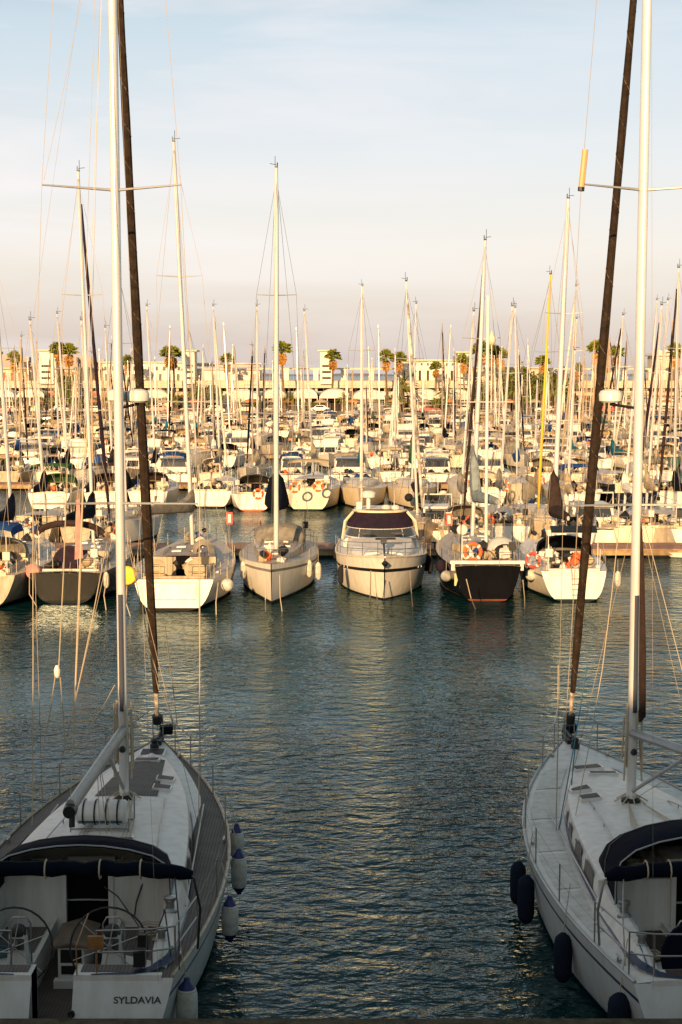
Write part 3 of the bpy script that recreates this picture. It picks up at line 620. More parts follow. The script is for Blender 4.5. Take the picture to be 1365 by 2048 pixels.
    # odds and ends on the stern
    q = MB(); q.lathe((.30, .40, .80), [(.05, -.03), (.05, .02), (.03, .03)], 10, 'Y'); q.tube([(.30, .36, .8), (.29, .1, .3), (.2, -.9, .9)], .014, 5); q.build('shore_power_cable', BLK, t)
    q = MB(); q.tube([(.36, .55, 1.30), (.36, .52, 1.75), (.44, 1.1, 2.0)], .01, 4); q.box((.62, .62, 1.75), (.22, .04, .2)); q.tube([(.62, .64, 1.3), (.62, .62, 1.7)], .012, 4); q.build('stern_plaque', WOODM if teakd else DECKW, t)
    q = MB(); q.box((1.22, .80, 1.46), (.17, .16, .22)); q.box((1.25, .85, 1.70), (.12, .1, .18)); q.build('outboard_bracket', BLK, t)
    q = MB()
    for k in range(26):
        a = k * .9; q.tube([(1.12 + .20 * cos(a), 2.9 + .16 * sin(a), 1.02 + k * .006), (1.12 + .20 * cos(a + .9), 2.9 + .17 * sin(a + .9), 1.02 + k * .006)], .012, 4, cap=False)
    q.build('coiled_rope', ROPE, t)
    rr = random.Random(17 if teakd else 4)
    for (cx_, cy_, cz_) in ((-.9, 4.0, 1.78), (.95, 3.95, 1.76), (-1.1, 2.2, .95), (.2, 3.2, .52), (.9, 1.9, .55)):
        q = MB()
        for k in range(22):
            a = k * 1.1 + rr.uniform(-.2, .2); ra_ = rr.uniform(.09, .17); q.tube([(cx_ + ra_ * cos(a), cy_ + ra_ * sin(a), cz_ + k * .005), (cx_ + ra_ * cos(a + 1.1), cy_ + ra_ * sin(a + 1.1), cz_ + k * .005 + rr.uniform(-.02, .03))], .011, 4, cap=False)
        q.build('rope_heap', rr.choice((ROPE, ROPE, BROPE, GRYC)), t)
    for sg in (-1, 1):
        q = MB(); q.box((sg * .70, 1.50, 1.38), (.22, .05, .16), 0, 0, radians(-25)); q.build('helm_display', BLK, t)
        q = MB(); q.tube([(sg * 1.5, 1.0, 1.35), (sg * 1.48, 1.55, 1.46), (sg * 1.2, 2.4, 1.1), (sg * 1.46, 2.5, 1.56), (sg * 1.55, 4.2, 1.5), (sg * 1.4, 6.2, 1.55)], .011, 4, cap=False); q.build('genoa_sheet', ROPE if teakd else BROPE, t)
        q = MB(); q.tube([(sg * 1.62, 3.2, 1.35), (sg * 1.42, 8.6, 1.42)], .018, 4); q.build('genoa_track', ALUD, t)
    q = MB(); pr = [(.34, 2.6 + .6, 1.66), (.5, 3.5, 1.4), (.85, 3.3, 1.0), (1.0, 3.0, .96)]; q.tube(pr, .012, 4); q.tube([(.9, 3.62, 1.6), (.8, 3.5, 1.3), (.78, 3.4, 1.1)], .014, 4); q.tube([(1.3, 1.9, 1.35), (1.5, 1.5, 1.9), (1.62, 1.2, 1.3)], .013, 4); q.build('loose_lines', DWIRE, t)
    return t, h, top
LX, LY = -4.10, 20.0
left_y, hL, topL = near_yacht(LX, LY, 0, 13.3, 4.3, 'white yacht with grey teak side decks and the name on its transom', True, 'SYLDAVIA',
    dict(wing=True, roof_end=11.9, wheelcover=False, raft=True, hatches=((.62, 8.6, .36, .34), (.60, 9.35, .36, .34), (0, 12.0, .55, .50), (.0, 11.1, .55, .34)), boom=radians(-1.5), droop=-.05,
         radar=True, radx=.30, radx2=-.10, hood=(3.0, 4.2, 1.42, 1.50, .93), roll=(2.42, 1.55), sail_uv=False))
RX, RY, RR = 5.95, 19.9, radians(3.6)
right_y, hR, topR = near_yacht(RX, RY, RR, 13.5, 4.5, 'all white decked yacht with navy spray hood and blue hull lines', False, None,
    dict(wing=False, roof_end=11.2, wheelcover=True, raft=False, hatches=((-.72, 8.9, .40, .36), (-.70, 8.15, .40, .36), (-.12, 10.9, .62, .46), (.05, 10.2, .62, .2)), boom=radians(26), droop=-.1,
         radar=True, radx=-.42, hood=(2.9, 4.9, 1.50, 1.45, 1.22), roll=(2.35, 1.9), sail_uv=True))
# tan radar reflector on the port upper spreader of the right yacht
q = MB(); z_ = 12.98; q.tube([(-1.24, 7.2, z_ + .1), (-1.18, 7.2, z_ + .75)], .055, 8); ro_ = q.build('radar_reflector', mat('tan_reflector', (.62, .36, .16), .5), right_y); q = MB(); q.tube([(-1.245, 7.2, z_ + .03), (-1.24, 7.2, z_ + .1)], .06, 8); q.build('reflector_cap', BLK, ro_)
# halyards, lazyjacks and flag lines hanging in front of the near masts
def lines(par, O, rz, segs, m=ROPE, r=.009):
    R_ = Matrix.Rotation(-rz, 3, 'Z')
    for (xa, ya, da, xb, yb, db) in segs:
        A_ = at(xa, ya, da); B_ = at(xb, yb, db); a = R_ @ (Vector((A_[0], da, A_[1])) - O); b = R_ @ (Vector((B_[0], db, B_[1])) - O); MB().tube([a, a.lerp(b, .5) + Vector((.01, 0, -.03)), b], r, 4, cap=False).build('running_line', m, par)
lines(left_y, Vector((LX, LY, 0)), 0, ((66, 1000, 26.8, 65, 1650, 27.2), (135, 940, 25.5, 118, 1335, 25.5), (168, 950, 26.5, 146, 1505, 26.5), (214, 1085, 27.3, 143, 1440, 26), (112, 1345, 25.5, 86, 1500, 26), (120, 1345, 25.5, 131, 1500, 26), (256, 1085, 27.6, 318, 1380, 30), (330, 1250, 28, 355, 1450, 32), (400, 960, 27, 398, 1640, 27.3), (300, 1300, 30, 350, 1460, 31), (230, 1370, 27.4, 182, 1450, 26.5)))
lines(left_y, Vector((LX, LY, 0)), 0, ((163, 0, 27, 88, 360, 26.9), (190, 0, 27, 152, 1100, 25), (200, 0, 27, 180, 800, 26)), r=.004)
lines(right_y, Vector((RX, RY, 0)), RR, ((1117, 1330, 29, 1112, 1640, 27.5), (1240, 1040, 27.6, 1205, 1340, 27), (1205, 1340, 27, 1150, 1640, 27), (1290, 1050, 27, 1365, 1340, 24), (1160, 960, 27.5, 1130, 1480, 31)), r=.008)
lines(right_y, Vector((RX, RY, 0)), RR, ((1175, 1330, 32, 1118, 1660, 27), (1150, 1500, 31, 1128, 1700, 26.5)), m=BROPE, r=.012)
q = MB(); A_ = at(115, 1342, 25.5); q.lathe((A_[0] - LX, 25.5 - LY, A_[1] - .1), [(.02, -.02), (.055, .02), (.06, .12), (.03, .2)], 10); q.build('halyard_block', DECKW, left_y)
q = MB()
for sg in (-1, 1):
    for a_, b_ in ((2.4, 4.3), (4.45, 6.2), (6.35, 8.0), (8.15, 9.8), (9.95, 11.2)):
        rows = []
        for i in range(6):
            y = a_ + (b_ - a_) * i / 5; u = max(0, min(1, (y - 3.6) / 7.6)); xi = 1.60 - .35 * u - .9 * u ** 2.6 + .12; xo = hR.hb(y / 13.5) - .16
            rows.append([(sg * x, y + hR.rake * 1.25 * (1 - y / 13.5) ** 6, hR.dz(y, x) + .008) for x in (xi, (xi + xo) / 2, xo)])
        q.loft(rows if sg > 0 else [r[::-1] for r in rows])
tag(q.build('nonskid_panels', gel('nonskid_grey', (.56, .56, .52), .3), right_y), kind='stuff')
# flags
q = MB(); q.tube([(-.85, .62, 1.25), (-.80, .55, 2.55)], .01, 5); fo = thing('stern_flag', 'small yellow and red ensign hanging over the navy bimini roll', 'flag', (LX - .10, LY, 0)); q.build('flagstaff', STEEL, fo)
q = MB(); q.loft([[(-.86 + .03 * sin(k) + w * (.10 + .02 * k), .52 + .03 * sin(k * 2 + w * 3), 2.52 - k * .09 - w * .04) for w in (0, .5, 1)] for k in range(3)]); q.build('flag_top', mat('flag_yellow', (.55, .35, .04), .9), fo)
q = MB(); q.loft([[(-.86 + .03 * sin(k) + w * (.10 + .02 * k), .52 + .03 * sin(k * 2 + w * 3), 2.52 - k * .09 - w * .04) for w in (0, .5, 1)] for k in range(2, 6)]); q.build('flag_bottom', mat('flag_red', (.35, .03, .02), .9), fo)
# fenders of the near yachts (measured from the photograph)
def fpos(px, py, z): x, d = ground(px, py, z); return x, d
GF = 'fenders on the near yachts'
for (px, py, zt, ln, r, lb) in ((474, 1655, 1.25, .62, .13, 'white fender furthest forward on the teak decked yacht'), (478, 1705, 1.20, .72, .14, 'white fender just aft of the forward one on the teak decked yacht'),
                                (460, 1800, 1.12, .66, .14, 'white fender with blue top amidships on the teak decked yacht'), (374, 1965, .98, .74, .155, 'big white fender with blue top at the lettered stern')):
    x, d = fpos(px, py, zt); fender(x, d, zt, ln, r, FEN, FENB, lb, (x - .12, d, 1.75), group=GF)
for (px, py, zt, ln, r, lb) in ((1037, 1722, .95, .82, .145, 'navy covered fender furthest forward on the white decked yacht'), (1053, 1750, 1.0, .88, .15, 'navy covered fender second from the bow on the white decked yacht'),
                                (1127, 1865, .95, .82, .145, 'navy covered fender beside the hull window of the white decked yacht'), (1240, 1985, .95, .82, .17, 'navy covered fender at the stern corner of the white decked yacht')):
    x, d = fpos(px, py, zt); fender(x, d, zt, ln, r, FENN, None, lb, (x + .1, d, 1.75), group=GF)
# quay under the photographer and the block behind that shades the near berths
quay = MB(); quay.bx(-60, 60, -40, 18.9, -1, 1.32); quay.bx(-60, 60, 18.6, 18.95, 1.0, 1.38)
tag(quay.build('quay', mat('quay_stone', (.10, .085, .055), .9, noise=.5, nscale=6, bump=.5, bscale=14)), 'dark stone quay edge at the foot of the two near yachts', 'quay')
# ------------------------------------------------------------ moored boats beyond the open water
HN = {}
def nm(m, s): HN[m.name] = s; return m
for m_, s_ in ((WHITE, 'white'), (CREAM, 'cream'), (GREYH, 'dark grey'), (BLACKH, 'black'), (NAVYH, 'navy'), (GREENH, 'green'), (REDH, 'red'), (DGREY, 'pale grey'),
               (NAVY, 'navy'), (BRCAN, 'brown'), (BLUC, 'blue'), (TEALC, 'teal'), (GRYC, 'grey'), (BEIC, 'beige'), (LBLC, 'pale blue'), (GRNC, 'green'), (REDC, 'red'), (WHC, 'white'), (PURC, 'plum')): nm(m_, s_)
def gear(parent, h, y0, y1, n, rr, w=1.0, z=None):
    """loose gear lying in the cockpit: bags, boxes, cushions, bundled canvas"""
    if n <= 0: return
    for m, nn, k in ((WHC, 'bagged_canvas', 3), (BEIC, 'deck_cushion', 3), (ORG if rr.random() < .55 else BLUC, 'bright_bag', 1), (BLK, 'dark_bag', 3)):
        for i in range(max(1, n * k // 5)):
            mb = MB()
            s = rr.uniform(.12, .34); c = Vector((rr.uniform(-w, w), rr.uniform(y0, y1), (z or h.dz(y0)) + rr.uniform(-.15, .45)))
            rings = []
            for a in (-1, -.6, 0, .6, 1):
                q = sqrt(max(.02, 1 - a * a)) * s; rings.append([c + Vector((q * cos(2 * pi * j / 6) * rr.uniform(.7, 1.3), q * sin(2 * pi * j / 6) * rr.uniform(.7, 1.3), a * s * rr.uniform(.6, 1.2))) for j in range(6)])
            mb.loft(rings, 0, True, (True, True)); mb.build(nn, m, parent)
ALLB = []
def sailer(px, wl, face='S', L=12.5, B=3.9, top=None, hull=None, deck=None, boot=None, bottom=None, stripe=None, genoa=None, cover=None, boomrz=0.0, hood=None, bim=None, bimi=None,
           lod=1, yaw=0.0, zs=1.2, zb=1.55, label='', group='', mr=.085, mm=None, spr=2, gearn=5, rake=.4, wheelc=None, ladder=False, mastf=.56, roofh=.42, cat='sailboat', collar=1.2, rollw=None, name='sailboat', xy=None, rail=True, boomz=1.75, gr=.09, wls=.04, cwk=1.15, roofm=None):
    X, Y = xy if xy else ground(px, wl, 0)
    hull = hull or WHITE; deck = deck or DECKF; rr = random.Random(int(px * 7 + wl))
    rz = yaw if face == 'S' else pi + yaw
    O = Vector((X, Y, 0)) if face == 'S' else Vector((X, Y, 0)) + Vector((0, L, 0))
    t = thing(name, label, cat, O, rz, group); ALLB.append(t)
    h = Hull(L, B, zs, zb, .76, rake, .45, fl=.45, wls=wls, rnd=True)
    ns = (6, 10, 16)[lod]
    h.hull([hull, stripe or hull, boot or ANTK, bottom or ANTK], t, ns)
    cock = (.7, L * .30); h.deck([deck, deck], t, cock, B * .27, ns)
    wf = lambda u: B * .33 * (1 - .22 * u - .5 * u ** 2.6); hf = lambda u: roofh * (1 - u ** 2.4) + .03
    y0, y1 = cock[1], L * .80
    ro, topf, side = coachroof(h, y0, y1, wf, hf, roofm or deck, t, (4, 6, 12)[lod])
    # cockpit
    c = MB(); cw = B * .27; zd = h.dz(1.0)
    c.bx(-cw, cw, .6, y0, .35, .42); 
    for sg in (-1, 1):
        c.bx(min(sg * cw, sg * (cw - .45)), max(sg * cw, sg * (cw - .45)), 1.4, y0, .4, zd - .35)
        c.bx(min(sg * cw, sg * (cw + .16)), max(sg * cw, sg * (cw + .16)), .9, y0, .4, zd + .17)
    c.bx(-wf(0), -.32, y0 - .02, y0 + .03, .4, zd + roofh); c.bx(.32, wf(0), y0 - .02, y0 + .03, .4, zd + roofh)
    c.bx(-cw - .1, cw + .1, .52, .70, .3, zd + .06)
    c.build('cockpit', deck, t)
    d = MB(); d.bx(-.31, .31, y0 + .03, y0 + .06, .5, zd + roofh + .05); d.build('companionway', DARKIN, t)
    if lod > 0:
        for sg in (-1, 1):
            w_ = MB()
            for a, b in ((y0 + .5, y0 + 1.5), (y0 + 1.8, y0 + 2.6)):
                w_.loft([[side(a, sg, .3), side(b, sg, .3)], [side(a + .1, sg, .75) + Vector((sg * .01, 0, 0)), side(b - .1, sg, .7) + Vector((sg * .01, 0, 0))]][::(1 if sg < 0 else -1)])
            w_.build('side_window', GLS, ro)
    if top and mr:
        my = L * mastf; dm = (Y + my) if face == 'S' else (Y + L - my)
        xt, zt = at(top[0], top[1], dm); lx = (xt - X) * (1 if face == 'S' else -1) - (sin(-yaw) * my if face == 'S' else 0)
        lx = max(-.7, min(.7, lx)); zb_ = topf(my) - .02
        sp = {0: (), 1: ((.5, B * .28),), 2: ((.36, B * .29), (.67, B * .24))}[spr]
        mast_rig(t, my, zb_, zt, mr, mm, sp, .25, L, B, genoa, zb, zs, (.014, .010, .009)[lod], None, (5, 6, 10)[lod], 0.0, leanx=lx, gr=gr, wmat=WIRE, tri=lod > 0)
        boom(t, my, zb_ + boomz - .45, L * .36, boomrz, .08, None, cover, collar=collar, cwk=cwk)
    if lod == 2:
        for sg in (-1, 1):
            for sy_ in (.34, .44, .56):
                zc_ = h.sheer(sy_) * .62; q = MB(); q.lathe((sg * (h.w(sy_, zc_) - .0), sy_ * L, zc_), [(.17, -.012), (.17, .012)], 12, 'X'); q.build('portlight', GLS, t)
        for x_, y_ in ((.45, y0 + 1.6), (-.45, y0 + 1.6), (0, y1 - 1.2), (.4, y0 + 3.2), (-.4, y0 + 3.2)): hatch(ro, topf, x_, y_, .42, .42, lift=.05)
        q = MB()
        for k_ in range(7):
            a_ = Vector((rr.uniform(-.5, .5), rr.uniform(y0, y1), 0)); a_.z = topf(a_.y, a_.x) + .03; b_ = a_ + Vector((rr.uniform(-.5, .5), rr.uniform(.6, 2.4), 0)); b_.z = (topf(b_.y, b_.x) if b_.y < y1 else h.dz(b_.y, b_.x)) + .03; q.tube([a_, a_.lerp(b_, .5) + Vector((.12, 0, .02)), b_], .02, 4, cap=False)
        q.build('deck_lines', ROPE, t); gear(t, h, L * .72, L * .9, 4, rr, .5, z=1.75)
        for sg in (-1, 1):
            q = MB(); pts = [Vector((sg * B * .22, y0 + .5 + .5 * k_, topf(y0 + .5 + .5 * k_, B * .22) + (.08 if 0 < k_ < 6 else 0))) for k_ in range(7)]; q.tube(pts, .02, 5); q.build('grab_rail', WOODM, ro)
    if hood: sprayhood(t, y0 - .45, y0 + 1.0, B * .33, zd + .25, .95, hood, win=False)
    if bimi: bimini(t, .7, min(y0 - .3, 2.9), B * .36, zd + 2.0, zd, bimi, legs=lod > 0)
    if rollw:
        q = MB(); zt_ = zd + 1.95; q.tube([(B * .40 * cos(a), 1.3, zd + .3 + (zt_ - zd - .3) * (max(0, sin(a)) ** .35)) for a in [pi * (i / 16) for i in range(2, 15)]], .14, 8); ra = q.build('rolled_bimini', rollw, t)
        q = MB(); [q.tube([(sg * B * .38, 1.3, zd + 1.3), (sg * B * .42, 1.3, zd)], .018, 4) for sg in (-1, 1)]; q.build('bimini_frame', STEEL, ra)
    if wheelc:
        for xw in ([0] if wheelc[1] == 1 else [-.82, .82]): wheel(t, (xw, 1.15, zd + .25), wheelc[2], cover=wheelc[0])
    elif lod > 0: wheel(t, (0, 1.3, zd + .05), .45)
    if ladder:
        q = MB(); 
        for sx in (-.16, .16): q.tube([(sx, .5, zd + .35), (sx, .20, zd - .1), (sx, .02, .25)], .018, 5)
        for k in range(4): q.tube([(-.16, .03 + .1 * k, .3 + .22 * k), (.16, .03 + .1 * k, .3 + .22 * k)], .014, 4)
        q.build('ladder', STEEL, t)
    if rail: rails(t, h, 1.6, L - 1.8, (2, 4, 6)[lod], .6, (.02, .016, .014)[lod], (.010, .008, .006)[lod], pul=True, push=True)
    gear(t, h, .8, y0 - .1, gearn, rr, B * .26)
    if lod > 0 and gearn:
        q = MB(); rr2 = rr
        for sg in (-1, 1):
            q.tube([(sg * B * .3, .6, zd), (sg * B * .3, .5, zd + rr2.uniform(.9, 2.2))], .02, 4)
        q.box((B * .3 * rr2.choice((-1, 1)), .5, zd + .75), (.3, .12, .35)); q.build('stern_gear', rr.choice((WHC, BLK, DECKW)), t)
    return t, h, topf, O, rz
def motor(px, wl, face='S', L=9.5, B=3.3, hull=None, canopy=None, label='', group='', lod=0, fly=False, yaw=0.0, xy=None, boot=None, stripe=None):
    X, Y = xy if xy else ground(px, wl, 0); hull = hull or WHITE; rr = random.Random(int(px * 13 + wl))
    O = Vector((X, Y, 0)) if face == 'S' else Vector((X, Y + L, 0)); t = thing('motorboat', label, 'motorboat', O, yaw if face == 'S' else pi + yaw, group); ALLB.append(t)
    h = Hull(L, B, 1.05, 1.5, .92, .1, .9, fl=.3, wls=.82, wl=.88, camber=.1); h.hull([hull, stripe or hull, boot or ANTK, ANTK], t, (7, 10, 16)[lod]); h.deck([DECKF, DECKF], t, (.6, L * .34), B * .36, 9)
    zd = 1.05; c = MB(); c.bx(-B * .36, B * .36, .5, L * .34, .4, .5); c.bx(-B * .36, B * .36, .5, .62, .4, zd + .1); c.bx(-B * .3, B * .3, .65, 1.15, .4, .95); c.build('cockpit', DECKW, t)
    y0, y1, w = L * .34, L * .66, B * .38; rings = []
    for z, k, dy0, dy1 in ((zd, 1, 0, 1.0), (zd + .35, .97, .02, .75), (zd + .4, .965, .02, .7), (zd + 1.05, .86, .1, .0), (zd + 1.1, .87, -.3, .05), (zd + 1.2, .80, -.25, -.1)):
        rings.append([(-w * k, y0 + dy0, z), (w * k, y0 + dy0, z), (w * k, y1 + dy1 * .5, z), (w * .55 * k, y1 + dy1, z), (-w * .55 * k, y1 + dy1, z), (-w * k, y1 + dy1 * .5, z)])
    cb = MB(); cb.loft(rings, 0, True, (False, True), False); co = cb.build('cabin', DECKW, t)
    wb = MB(); a, b = rings[2], rings[3]
    def lerp(p, q, u): return Vector(p).lerp(Vector(q), u)
    for i, out_ in ((0, (0, -1)), (1, (1, 0)), (2, (.7, .7)), (3, (0, 1)), (4, (-.7, .7)), (5, (-1, 0))):
        j = (i + 1) % 6; o2 = Vector((out_[0] * .02, out_[1] * .02, 0))
        q = [lerp(lerp(a[i], a[j], u), lerp(b[i], b[j], u), v) + o2 for u, v in ((.06, .1), (.94, .1), (.94, .9), (.06, .9))]; wb.add(q, [(0, 1, 2, 3)])
    wb.build('cabin_window', GLS, co)
    if fly:
        f = MB(); f.loft([[(-w * .8 * k, y0 - .4, z), (w * .8 * k, y0 - .4, z), (w * .7 * k, y1 - .4, z), (-w * .7 * k, y1 - .4, z)] for z, k in ((zd + 1.2, 1), (zd + 1.75, 1.05))], 0, True, (False, False), False); f.bx(-w * .6, w * .6, y0, y0 + .5, zd + 1.2, zd + 1.7); f.build('flybridge', DECKW, t)
    if canopy: bimini(t, .5 if not fly else y0 - .3, y0 + (.5 if not fly else 1.9), w * .95, zd + (1.75 if not fly else 3.0), zd + (0 if not fly else 1.3), canopy, name='canopy', arch=.25)
    q = MB(); q.tube([(-w * .9, y0 + .2, zd + .9), (-w * .85, y0 - .1, zd + 1.9), (w * .85, y0 - .1, zd + 1.9), (w * .9, y0 + .2, zd + .9)], .05, 5); q.tube([(0, y0 - .1, zd + 1.9), (0, y0 - .1, zd + 3.0)], .02, 4); q.lathe((.3, y0 - .1, zd + 1.93), [(.2, 0), (.22, .1), (.1, .18)], 8); q.build('radar_arch', DECKW, t)
    rails(t, h, L * .45, L - 1.3, 3, .5, .018, .008, push=False); gear(t, h, .7, y0 - .2, 4, rr, B * .3, z=.9)
    return t
G1 = 'boats moored along the near side of the first pontoon'
# row along the near side of the first pontoon, left to right
a1 = sailer(-52, 1218, L=14, B=4.3, top=(-70, 500), hull=DGREY, bimi=BLUC, hood=GRYC, cover=NAVY, lod=2, label='grey sailboat under a blue awning, cut off by the left edge', group=G1, zs=1.35, gearn=8)
a2 = sailer(131, 1207, L=13.2, B=3.95, top=(157, 342), hull=GREYH, stripe=GREYH, deck=DGREY, rollw=BRCAN, wheelc=(PURC, 1, .72), ladder=True, genoa=[PURC], cover=NAVY, boomrz=-.1, lod=2, spr=2,
            label='dark grey sailboat with a plum wheel cover and brown rolled bimini', group=G1, zs=1.30, zb=1.6, gearn=10, mastf=.57, rake=.02)
a3 = sailer(346, 1222, L=14.2, B=4.35, top=(345, 283), hull=WHITE, deck=DGREY, roofm=mat('worn_roof', (.36, .30, .24), .6, noise=.4, nscale=1.5),  wheelc=(BEIC, 2, .43), genoa=None, cover=GRYC, boomrz=-.42, lod=2, label='white sailboat with two beige wheel covers and a grey boom cover', group=G1, zs=1.25, zb=1.75, gearn=2, mastf=.60, rake=.35, mr=.10, collar=1.0, boomz=2.1)
a4 = sailer(543, 1211, 'B', L=13.5, B=3.75, top=(553, 335), hull=WHITE, deck=DGREY, boot=BLK, stripe=GRYC, hood=GRYC, cover=NAVY, lod=2, label='white sailboat lying bow out with a navy sail bundle behind its mast', group=G1, zs=1.3, zb=1.75, mr=.12, mastf=.62, gearn=8, collar=1.9, boomz=2.2, cwk=2.4)
a6 = sailer(975, 1204, L=13.5, B=3.7, top=(971, 480), hull=BLACKH, deck=DGREY, genoa=[BRCAN], cover=LBLC, boomrz=.15, lod=2, ladder=True, boot=ANTI, label='black hulled ketch with white windowed stern band and pale blue cover', group=G1, zs=1.55, zb=1.9, gearn=12, rake=-.10, mr=.10, collar=2.6, boomz=2.2, gr=.07)
a7 = sailer(1152, 1204, L=12.8, B=3.7, top=(1137, 397), hull=WHITE, deck=DECKW, stripe=mat('stripe_blue', (.08, .16, .24), .5), hood=NAVY, cover=BRCAN, lod=2, ladder=True, label='white sailboat with blue side stripe and brown sail cover, furthest right', group=G1, zs=1.25, zb=1.6, gearn=12, rake=.5, mr=.12, collar=2.2, boomz=1.8, cwk=1.9)
# details of the dark grey one: white rim, boarding frame
t, h, tf, O, rz = a2
q = MB(); q.bx(-1.35, 1.35, .50, .62, 1.33, 1.40); q.build('transom_rim', DECKW, t); q = MB(); q.tube([(-.62, .30, 1.05), (.62, .30, 1.05), (.62, .18, .6), (-.62, .18, .6)], .025, 5, closed=True); q.build('transom_frame', STEEL, t)
q = MB(); q.loft([[(w * (.07 + .025 * k) - .05, .35 + .05 * sin(k * 3 + w), 4.6 - k * .62 + w * .03) for w in (-1, -.3, .3, 1)] for k in (.25, .4, 1.0, 1.5, 2.2, 2.9, 3.6, 4.4)]); q.tube([(.0, .4, 1.3), (.0, .4, 4.7)], .02, 5)
fl_ = thing('hanging_flag', 'long faded pink flag hanging behind the dark grey stern', 'flag', (O.x + .60, O.y, 0)); q.build('flag_cloth', PINK, fl_)
q = MB(); q.lathe((0, 0, 0), [(.02, -.1), (.28, -.09), (.33, 0), (.28, .09), (.02, .1)], 18, 'Y'); q2 = thing('round_buoy', 'round faded pink buoy on the left quarter of the dark grey boat', 'buoy', (O.x - 1.42, O.y + .25, 1.35)); q.build('buoy_cover', PINK, q2)
# the white one: transom locker outline, yellow buoy
t, h, tf, O, rz = a3
q = MB(); q.tube([(-1.0, .35 * .45 - .012, .45), (.95, .35 * .45 - .012, .45), (.95, .35 * 1.12 - .012, 1.12), (-1.0, .35 * 1.12 - .012, 1.12)], .014, 4, closed=True); q.build('transom_locker', GRYC, t)
q = MB(); q.lathe((0, 0, 0), [(.02, -.09), (.36, -.08), (.40, 0), (.36, .08), (.02, .09)], 18, 'Y'); q2 = thing('round_buoy', 'bright yellow buoy at the left corner of the white transom', 'buoy', (O.x - 1.9, O.y + .2, 1.45)); q.build('buoy_cover', YEL, q2)
q = MB(); q.loft([[( .9 + .5 * cos(a) * k, 4.0 + .5 * j, 1.9 + .65 * sin(a) * k) for a in [pi * i / 6 for i in range(7)]] for j, k in ((0, .6), (.4, 1), (1, .9), (1.5, .4))]); q.build('heaped_canvas', GRYC, t)
# black one: windowed band, emblem, pale vane, mizzen
t, h, tf, O, rz = a6
q = MB(); q.bx(-1.55, 1.55, .02, .30, 1.36, 1.46); q.bx(-1.6, 1.6, .0, .30, 1.64, 1.78); q.bx(-1.55, -1.4, .02, .30, 1.46, 1.64); q.bx(1.4, 1.55, .02, .3, 1.46, 1.64); q.build('stern_band', DECKW, t); q = MB(); q.bx(-1.4, 1.4, .06, .26, 1.47, 1.63); q.build('stern_window', GLS, t)
q = MB(); q.poly([(-1.42, -.02, 1.25), (-1.24, -.02, 1.2), (-1.10, -.03, .68), (-1.2, -.03, .66), (-1.28, -.03, .95), (-1.35, -.03, .70), (-1.42, -.03, .72)]); q.build('registration_emblem', mat('emblem_pale', (.5, .5, .25), .6), t)
q = MB(); q.tube([(.25, 3.4, 1.9), (.25, 3.4, 13.2)], .075, 8); q.tube([(-.9, 3.4, 8.5), (1.4, 3.4, 8.5)], .025, 4); q.build('mizzen_mast', ALU, t)
q = MB(); q.lathe((-1.05, .6, 3.05), [(.03, -.06), (.2, -.05), (.24, 0), (.2, .05), (.03, .06)], 14, 'Y'); q.tube([(-1.05, .65, 1.7), (-1.05, .65, 3.0)], .03, 6); q.build('wind_vane', DECKW, t)
ring_buoy((O.x - .62, O.y + .15, 2.15), .34, 0, 0, 'orange life ring on the rail of the black ketch')
q = MB(); q.loft([[(.95 + .7 * cos(a) * k, 2.0 + 1.2 * j, 1.9 + .55 * sin(a) * k) for a in [pi * i / 7 for i in range(8)]] for j, k in ((0, .7), (.5, 1), (1.2, 1), (2, .5))]); q.build('canvas_dodger', WHC, t)
t, h, tf, O, rz = a7
q = MB(); q.box((.0, .9, 3.05), (2.0, .5, .05), 0, 0, radians(25)); q.build('solar_panel', GLS, t); q = MB(); q.tube([(-1.1, .75, 2.93), (1.0, .75, 2.93)], .05, 6); [q.tube([(s, .8, 1.3), (s, .8, 2.95)], .02, 5) for s in (-1.1, 1.05)]; q.build('panel_frame', ALU, t)
ring_buoy((O.x - 1.65, O.y + 1.6, 1.6), .3, -.5, 0, 'small orange ring at the left quarter of the blue striped boat', m=RED)
